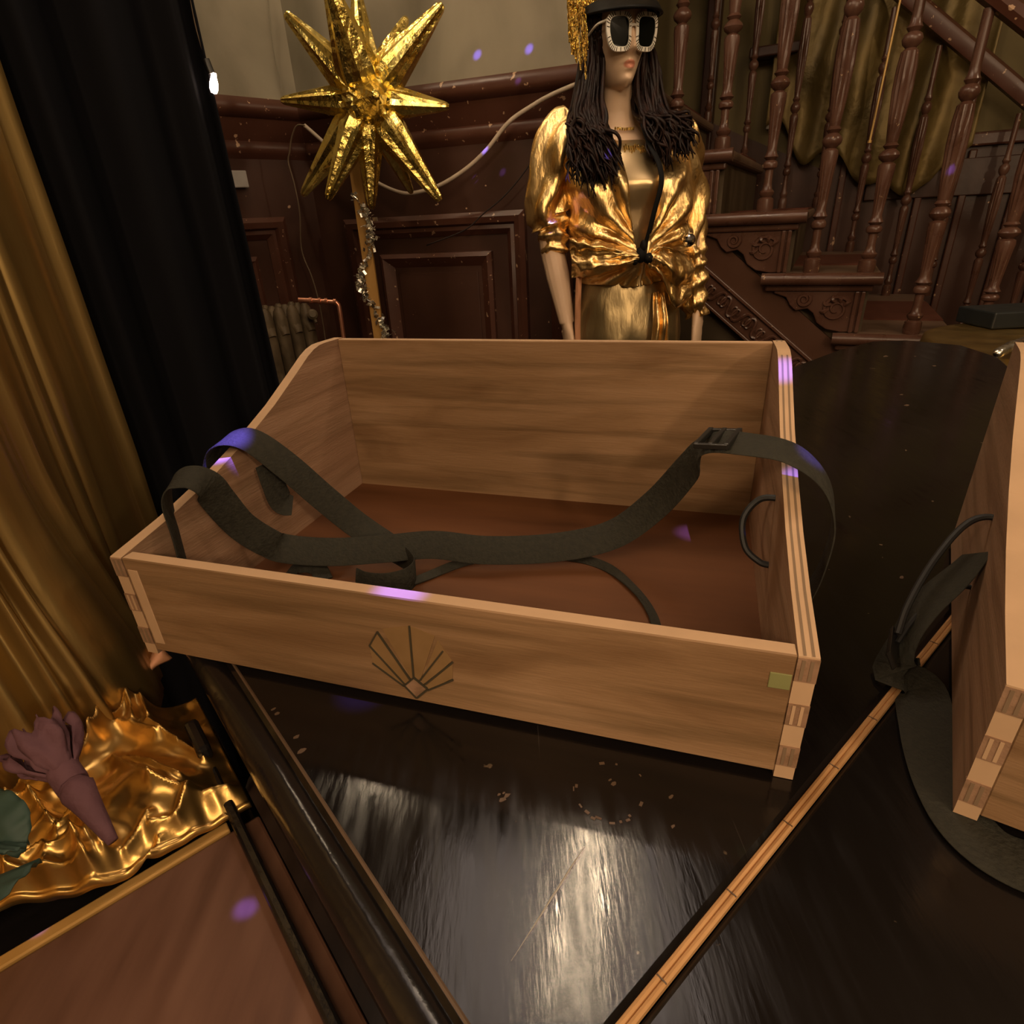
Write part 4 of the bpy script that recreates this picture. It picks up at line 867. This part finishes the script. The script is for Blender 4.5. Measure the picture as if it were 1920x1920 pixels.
# trousers
mb = MB()
def trou(u, v):
    a = 2*PI*u; z = 1.165+(.80-1.165)*v; x, y, A1, B1 = tor(max(z, .84)); g_ = .008+.014*sstep(0, .5, v); f = .006*math.sin(a*9+2*nz(math.cos(a)*2, v*3, 1))*sstep(.35, .9, v)+.006*nz(math.cos(a)*3, v*5, 6+math.sin(a)*2)
    c, s = math.cos(a), math.sin(a); cre = .014*math.exp(-((c+.02)/.14)**2)*max(0, -s)*sstep(.5, 1, v)
    return V((x+(A1+g_+f)*c, y+(B1+g_+f)*s+cre, z))
mb.grid(trou, 90, 36, True)
for sx in (-1, 1):
    def leg(u, v, sx=sx):
        a = 2*PI*u; z = .86+(.07-.86)*v; r = .098-.03*v+.030*sstep(.45, 1, v); f = .008*math.sin(a*7+3*nz(v*3, sx, 2)); return V((.372+sx*(.080+.004*v)+(r+f)*math.cos(a), BY+(r+f)*1.05*math.sin(a), z))
    mb.grid(leg, 50, 24, True)
tr = obj('trousers', mb, 'trousers', man, smooth='all'); tr.modifiers.new('t', 'SOLIDIFY').thickness = .003
# bright gold pleated trouser front at the viewer's right
mb = MB(); P0a = [mp(1222, 600, -.13), mp(1240, 600, -.13), mp(1252, 592, -.12)]
def ruff(u, v):
    p = mp(1216+u*38+(1-u)*16*(1-v), 552+v*130, -.135); p.y += .006*math.sin(u*15+v*2)+.006*math.sin(v*6+u*4)+.045*(1-sstep(0, .45, v)); return p
mb.grid(ruff, 40, 14); o = obj('gold_ruffle', mb, 'lame_shirt', tr, smooth='all'); o.modifiers.new('t', 'SOLIDIFY').thickness = .003
for sx in (-1, 1):
    mb = MB(); x = .372+sx*.09
    mb.rings([ell((x+sx*.008*t, BY+.045-.19*t, .0+.0), .001, .001, 16) if False else [V((x+sx*.010*t+w_*math.cos(q), BY+.055-.215*t, .03+h_*math.sin(q) if h_*math.sin(q) > -.026 else .004)) for q in [2*PI*k/16 for k in range(16)]] for t, w_, h_ in ((0, .026, .05), (.2, .036, .052), (.5, .040, .042), (.8, .042, .03), (.97, .028, .02))])
    obj('shoe', mb, 'shoe', man, smooth=True)
mb = MB(); mb.lathe([(.0001, 0), (.19, 0), (.19, .006), (.17, .0078), (.0001, .0078)], (.372, BY, 0), n=40); obj('base_plate', mb, 'mirror_ball', man, smooth=True)
# small mirrored bauble hooked on the shirt
c = mp(1291, 450, -.098); tb = thing('mirror_bauble', 'small silver bauble hanging on the gold shirt', 'bauble', c-Z*.014)
mb = MB(); n = 12
mb.lathe([(max(.0001, .0185*math.sin(PI*k/n)), .0185-.0185*math.cos(PI*k/n)) for k in range(n+1)], c-Z*.0185, n=18); obj('ball', mb, 'mirror_ball', tb)
mb = MB(); mb.lathe([(.0001, 0), (.0045, 0), (.0045, .006), (.0001, .006)], c+Z*.013, n=12); obj('cap', mb, 'silver', tb)
mb = MB(); mb.tube([c+Z*.018, c+Z*.028+V((-.001, -.003, 0)), mp(1286, 415, -.05)], .0008, 6); obj('thread', mb, 'silver', tb)

# ================================================================== STAR, POLE, TINSEL
SY = 2.1; PY = 2.23
pt, pb = at_y(648, 0, PY), at_y(711, 630, PY)
pole = thing('wooden_pole', 'slim pine pole behind the gold foil star', 'pole', (pb.x, PY, 0))
top = pt.lerp(pb, -1.0); bot = pb+(pb-pt)*(pb.z/(pt.z-pb.z)) if False else V((pb.x, SY, 0))
mb = MB(); mb.obox(V((pb.x, PY, 1.25)), (.019, 0, 0), (0, .010, 0), (0, 0, 1.25)); obj('pole_batten', mb, 'pole', pole, bevel=.002)
mb = MB(); mb.lathe([(.0001, 0), (.09, 0), (.09, .02), (.075, .03), (.0001, .03)], (pb.x, PY, 0), n=32); obj('pole_base', mb, 'black_wood', pole, smooth=True)
star = thing('foil_star', 'gold foil starburst balloon with long pointed rays fixed on the pole', 'balloon', at_y(690, 188, SY))
SC = at_y(690, 188, SY)
mb = MB()
def ball(u, v):
    a, b = 2*PI*u, PI*(.01+.98*v); d = V((math.cos(a)*math.sin(b), math.sin(a)*math.sin(b), math.cos(b))); return SC+d*(.078+.016*nz(d.x*4, d.y*4, d.z*4)+.008*nz(d.x*11, d.y*11, d.z*11))
mb.grid(ball, 40, 24, True); obj('star_core', mb, 'foil', star)
RAYS = [(535, 25, -.02, .052), (612, -40, -.13, .062), (668, -25, .02, .05), (762, 33, .10, .045), (830, 8, 0, .052), (527, 188, -.01, .044), (842, 200, -.01, .044), (567, 366, .03, .050), (614, 374, -.06, .050), (697, 392, -.02, .048), (772, 362, .12, .042), (826, 376, -.02, .052), (705, 178, -.22, .05)]
for x, y, dy, r0 in RAYS:
    tip = at_y(x, y, SY+dy); ax = tip-SC; L_ = ax.length; ax.normalize(); X = ax.orthogonal().normalized()
    Yv = V((0, -1, 0)); Yv = (Yv-ax*Yv.dot(ax)); X = Yv.normalized() if Yv.length > .2 else X; Y2 = ax.cross(X); mb = MB(); R = []
    ph = rnd.uniform(0, .7)
    for t, r in ((.12, .72), (.24, .95), (.32, .97), (.5, .78), (.7, .56), (.88, .36), (.97, .25), (1.0, .15)):
        ring = []
        for q in range(16):
            th = 2*PI*q/16+ph; k = .80+.28*(1-abs((q % 4)-2)/2)+rnd.uniform(-.03, .03)
            if q % 4 == 0: k = 1.12
            ring.append(SC+ax*(t*L_)+(X*math.cos(th)+Y2*math.sin(th))*r0*r*k*.92)
        R.append(ring)
    mb.rings(R); obj('star_ray', mb, 'foil', star)
mb = MB()
for k in range(760):
    z = 1.38-.98*k/760; ph = 2*PI*(z-1.27)/.34; side = math.cos(ph)
    if rnd.random() > .30+.70*abs(side): continue
    c = V((pb.x+.030*side+rnd.gauss(0, .009), PY-.022-abs(rnd.gauss(.008, .010)) if math.sin(ph) < .3 else PY-.018-rnd.uniform(0, .006), z)); q = Matrix.Rotation(rnd.uniform(0, 6), 3, (rnd.random()-.5, rnd.random()-.5, rnd.random()-.5+.01))
    mb.obox(c, q @ V((.0048*rnd.uniform(.6, 1.2), 0, 0)), q @ V((0, .0004, 0)), q @ V((0, 0, .0085*rnd.uniform(.5, 1.2))))
mb.tube([V((pb.x+.027*math.cos(2*PI*(1.38-.98*k/60-1.27)/.34), PY-.016-.004*math.cos(k*.7), 1.38-.98*k/60)) for k in range(61)], .0016, 5)
tag(obj('tinsel_garland', mb, 'silver'), 'silver tinsel garland wound round the pine pole', 'garland')

# ================================================================== RADIATOR, PIPE, CABLES
rad = thing('radiator', 'old cast iron column radiator showing beside the black curtain', 'radiator', (-.83, 2.20, 0))
rv = V((-.724, -.69, 0)); rn = V((.69, -.724, 0)); base = V((-.745, 2.30, 0))
for k in range(9):
    c = base+rv*(.050*k); mb = MB()
    for q in (-1, 0, 1):
        cc = c+rn*(.052*q)
        mb.tube([cc+Z*.08, cc+Z*.16, cc+Z*.30, cc+Z*.80, cc+Z*.93, cc+Z*1.0, cc+Z*1.03, cc+Z*1.045], [.014, .023, .0235, .0235, .0245, .024, .019, .008], 12)
    for zz in (.17, .97): mb.tube([c-rn*.074+Z*(zz-.02), c-rn*.055+Z*(zz+.014), c+Z*(zz+.02), c+rn*.055+Z*(zz+.014), c+rn*.074+Z*(zz-.02)], [.014, .0245, .0245, .0245, .014], 10)
    mb.tube([c-rv*.028+Z*.97, c+rv*.028+Z*.97], .022, 12); mb.tube([c-rv*.028+Z*.17, c+rv*.028+Z*.17], .022, 12)
    for q in (-1, 1): mb.tube([c+rn*.052*q+Z*.0, c+rn*.052*q+Z*.11], [.018, .014], 8)
    obj('radiator_section', mb, 'iron', rad, smooth=True)
vp = at_y(586, 590, 2.2); a = base-rv*.03+Z*.98
mb = MB(); mb.tube([a, vp], .011, 10); mb.lathe([(.0001, -.022), (.014, -.022), (.018, -.01), (.018, .012), (.011, .016), (.011, .022), (.0001, .022)], vp, (.3, -.9, .2), 12); mb.tube([vp, vp+V((.012, -.012, -.026))], .005, 8)
obj('valve', mb, 'iron', rad, smooth=True)
a, b, c = at_y(560, 562, 2.28), at_y(632, 566, 2.28), at_y(645, 640, 2.28)
mb = MB(); mb.tube([a, a.lerp(b, .5), b-V((.012, 0, 0))]+[b+V((-.012+.016*math.sin(t), 0, -.016*(1-math.cos(t)))) for t in (.3, .7, 1.1, 1.57)]+[b+V((.004, 0, -.05)), c, V((c.x, 2.28, .0))], .0085, 12)
for t in (.32, .55, .72, .95): p = a.lerp(b, t); mb.tube([p-V((.005, 0, 0)), p+V((.005, 0, 0))], .0115, 12)
tag(obj('copper_pipe', mb, 'copper', smooth=True), 'bright copper pipe bending down from the radiator valve', 'pipe')
def cable(name, px, rad_, mat, label, cat, off=.05, n=7):
    P = cr([on(x, y, W(0, 0, off+o), wn) for x, y, *oo in px for o in (oo or [0])], n); mb = MB(); mb.tube(P, rad_, 8); return tag(obj(name, mb, mat, smooth='all'), label, cat)
cable('white_cable', [(571, 235), (607, 267), (655, 310), (708, 343), (747, 360), (775, 362), (823, 348), (873, 317), (913, 280), (953, 230), (1000, 197), (1040, 175), (1100, 150)], .0068, 'white_cable', 'thick white cable sagging across the panelled wall behind the star', 'cable', .10)
cable('thin_wire', [(571, 235), (556, 236), (547, 258), (543, 285), (541, 305), (553, 350), (562, 400), (566, 470), (585, 520), (600, 575), (612, 650), (618, 700)], .0026, 'thin_wire', 'thin brown wire looping down the dark wall to the radiator', 'wire', .20)
cable('dark_wire', [(1062, 212), (1020, 262), (985, 320), (945, 368), (905, 402), (870, 432), (800, 460)], .0024, 'dark_wire', 'thin dark wire slanting across the panelling beside the mannequin', 'wire', .09)
cable('flush_wire', [(500, -30), (508, 50), (516, 105), (524, 145), (532, 185), (542, 236)], .0022, 'plaster', 'thin painted wire running down the plaster left of the star', 'wire', .08)
# switch plate on the side wall
sq = on(449, 336, LW(0, 0, .03), ln_); mb = MB(); mb.obox(sq, ld*.028, ln_*.006, Z*.027); o = tag(obj('switch_plate', mb, 'label_white', bevel=.003), 'small white square plate on the maroon wall beside the black curtain', 'switch plate')
# fairy light bulb hanging at the curtain's edge
fb = at_y(401, 158, 1.22); em, nt, b_ = newmat('lit_bulb_glass'); b_.inputs['Emission Color'].default_value = (1, .74, .60, 1); b_.inputs['Emission Strength'].default_value = 9
fl = thing('fairy_bulb', 'small glowing bulb hanging on a wire at the curtain edge', 'bulb', fb)
mb = MB(); mb.lathe([(.0001, -.014), (.0045, -.0125), (.0066, -.007), (.0066, .002), (.0045, .010), (.004, .016), (.0001, .016)], fb, (.25, 0, 1), 14); obj('bulb_glass', mb, em, fl, smooth=True)
mb = MB(); mb.tube([fb+Z*.014, fb+Z*.034+V((-.004, 0, 0))], .006, 10); obj('bulb_socket', mb, 'buckle', fl, smooth=True)
mb = MB(); mb.tube(cr([fb+Z*.032+V((-.004, 0, 0)), at_y(385, 110, 1.22), at_y(366, 45, 1.22), at_y(352, -40, 1.22), at_y(345, -120, 1.22)], 6), .0014, 6); obj('bulb_wire', mb, 'thin_wire', fl, smooth='all')

# ================================================================== ARTIFICIAL ROSE (lower left)
fc = at_z(90, 1405, 1.0); fe = at_z(212, 1578, .968)
ros = thing('fabric_rose', 'dusty mauve fabric rose lying on the gold cloth', 'flower', fc)
ax = (fc-fe).normalized(); X = ax.orthogonal().normalized(); Y2 = ax.cross(X)
for k in range(7):
    a0 = k*2*PI/7+.3; inn = k % 2
    def petal(u, v, a0=a0, inn=inn):
        a = a0+(u-.5)*1.5*(1-.25*v); r = (.005+.0125*math.sin(min(1, v*1.05)*1.9))*(.8 if inn else 1.05)+.004*math.sin(u*9+a0*3)*v+.003*nz(u*4, v*5, a0); h = -.022+.040*v-.008*v*v*(1 if not inn else .2)
        return fc+ax*(h+.004*math.sin(u*12)*v)+(X*math.cos(a)+Y2*math.sin(a))*r
    mb = MB(); mb.grid(petal, 10, 10); o = obj('petal', mb, 'mauve', ros, smooth='all'); o.modifiers.new('t', 'SOLIDIFY').thickness = .0008
mb = MB(); mb.tube(cr([fc-ax*.004, fc-ax*.03, fc.lerp(fe, .55)+Z*.004, fe], 6), [.002, .005, .0075, .009, .009, .009, .009, .0085, .0085, .008, .008, .0095, .009, .008, .007, .006, .005, .004, .003][:19], 10); obj('calyx', mb, 'mauve', ros, smooth='all', label='long mauve wrapped stem')
def leafpart(pts, wid):
    P = cr([at_z(x, y, z) for x, y, z in pts], 6); n = len(P)-1; T = (P[-1]-P[0]).normalized(); Bv = T.cross(V((0, -.5, .8))).normalized(); mb = MB()
    def fn(u, v):
        i = min(int(v*n), n-1); p = P[i].lerp(P[i+1], v*n-i); w_ = wid*math.sin(PI*min(.98, v*.92+.05))**.7; x = (u-.5)*2
        return p+Bv*w_*x-V((0, -.5, .8))*abs(x)*w_*.25+V((0, 0, .0015*math.sin(v*30)*abs(x)))
    mb.grid(fn, 8, 18); o = obj('leaf', mb, 'leaf', ros, smooth='all'); o.modifiers.new('t', 'SOLIDIFY').thickness = .0006
leafpart([(-40, 1480, .99), (5, 1540, .985), (38, 1600, .97)], .012)
leafpart([(-50, 1720, .985), (5, 1640, .98), (55, 1625, .965)], .014)
leafpart([(-30, 1600, .985), (10, 1585, .98), (45, 1570, .97)], .009)

# ================================================================== GOLD-COVERED STOOL beyond the lid, dark case on it
gs = thing('covered_table', 'low table under dark gold cloth beyond the far corner of the piano', 'table', (1.36, 1.42, 0))
c0 = V((1.36, 1.42, 0))
def cov(u, v):
    a = 2*PI*u; r = .30
    if v < .45: q = v/.45; return c0+V((math.cos(a)*r*q, math.sin(a)*r*q, .955+.004*nz(math.cos(a)*q*5, math.sin(a)*q*5, 2)))
    q = (v-.45)/.55; f = .028*math.sin(a*11+nz(a*2, q, 3))*q; rr = r+.012*math.sin(min(1, q*6)*PI/2)+f+.05*q
    return c0+V((math.cos(a)*rr, math.sin(a)*rr, .955-.87*q-.01*min(1, q*6)))
mb = MB(); mb.grid(cov, 96, 40, True); o = obj('gold_cover', mb, 'lame_dull', gs, smooth='all')
mb = MB(); mb.lathe([(.0001, .92), (.285, .92), (.285, .95), (.0001, .95)], c0, n=32); mb.lathe([(.0001, 0), (.05, 0), (.05, .92), (.0001, .92)], c0, n=12); obj('table_core', mb, 'black_wood', gs)
cs = at_y(1900, 612, 1.62); mb = MB(); mb.box(cs.x-.075, cs.x+.12, cs.y-.02, cs.y+.12, .9575, 1.0); tag(obj('dark_case', mb, 'tealbox', bevel=.004), 'flat dark case lying on the gold covered table', 'case')
mb = MB(); a, b = at_z(1868, 664, .975), at_z(1935, 636, .975); mb.tube(cr([a, a.lerp(b, .3)+Z*.003, a.lerp(b, .6), b], 5), [.006]+[.011]*4+[.009]+[.013]*8+[.010]*2, 12)  # added silver roll stands for the bright highlight on the gold cloth
tag(obj('cover_highlight', mb, 'silver', smooth='all'), 'shiny pale roll standing for the white highlight on the gold cover', 'highlight')

# ================================================================== violet spots from the mirror ball (narrow real beams)
SPOTS = [(W(0, 0, 0), wn, 895, 103, .012), (W(0, 0, 0), wn, 992, 92, .012), (W(0, 0, .07), wn, 970, 156, .009), (W(0, 0, .10), wn, 908, 285, .010), (W(0, 0, .01), wn, 942, 324, .010), (V((0, MY-.1, 0)), V((0, 1, 0)), 1056, 358, .014), (V((0, MY-.15, 0)), V((0, 1, 0)), 1152, 262, .010), (V((0, 0, .920)), Z, 460, 1704, .0065), (V((0, 0, .905)), Z, 66, 1770, .005), (SP(0, 0, .03), sn, 1778, 328, .010)]
LOC = [(TM @ V((.006, .136, .135)), .018), (TM @ V((.236, .006, .0895)), .017), (TM @ V((.474, .262, .178)), .016), (TM @ V((.470, .150, .10)), .012)]
tg = [(on(x, y, P, n), r, 175) for P, n, x, y, r in SPOTS]+[(p, r, g) for (p, r), g in zip(LOC, (520, 150, 150, 110))]
for p, r, gain in tg:
    l = bpy.data.lights.new('mirror_ball_beam', 'SPOT'); d = p-BALL; l.color = (.16, .11, 1); l.spot_size = math.radians(2); l.spot_blend = .0; l.shadow_soft_size = .002
    l.energy = gain*d.length**2; o = bpy.data.objects.new('mirror_ball_beam', l); COL.objects.link(o); o.location = BALL; o.rotation_euler = d.to_track_quat('-Z', 'Y').to_euler()
    l.use_nodes = True; nt = l.node_tree; e = nt.nodes['Emission']; N = nt.nodes.new      # a mirror facet narrows the beam to a soft dot
    tc = N('ShaderNodeTexCoord'); sx = N('ShaderNodeSeparateXYZ'); nt.links.new(tc.outputs['Normal'], sx.inputs[0])
    cb = N('ShaderNodeCombineXYZ'); nt.links.new(sx.outputs[0], cb.inputs[0]); nt.links.new(sx.outputs[1], cb.inputs[1])
    ln = N('ShaderNodeVectorMath'); ln.operation = 'LENGTH'; nt.links.new(cb.outputs[0], ln.inputs[0])
    mr = N('ShaderNodeMapRange'); mr.interpolation_type = 'SMOOTHSTEP'; nt.links.new(ln.outputs['Value'], mr.inputs[0])
    t = r/d.length; mr.inputs[1].default_value = t*1.25; mr.inputs[2].default_value = t*.45; mr.inputs[3].default_value = 0; mr.inputs[4].default_value = 1
    nt.links.new(mr.outputs[0], e.inputs['Strength'])
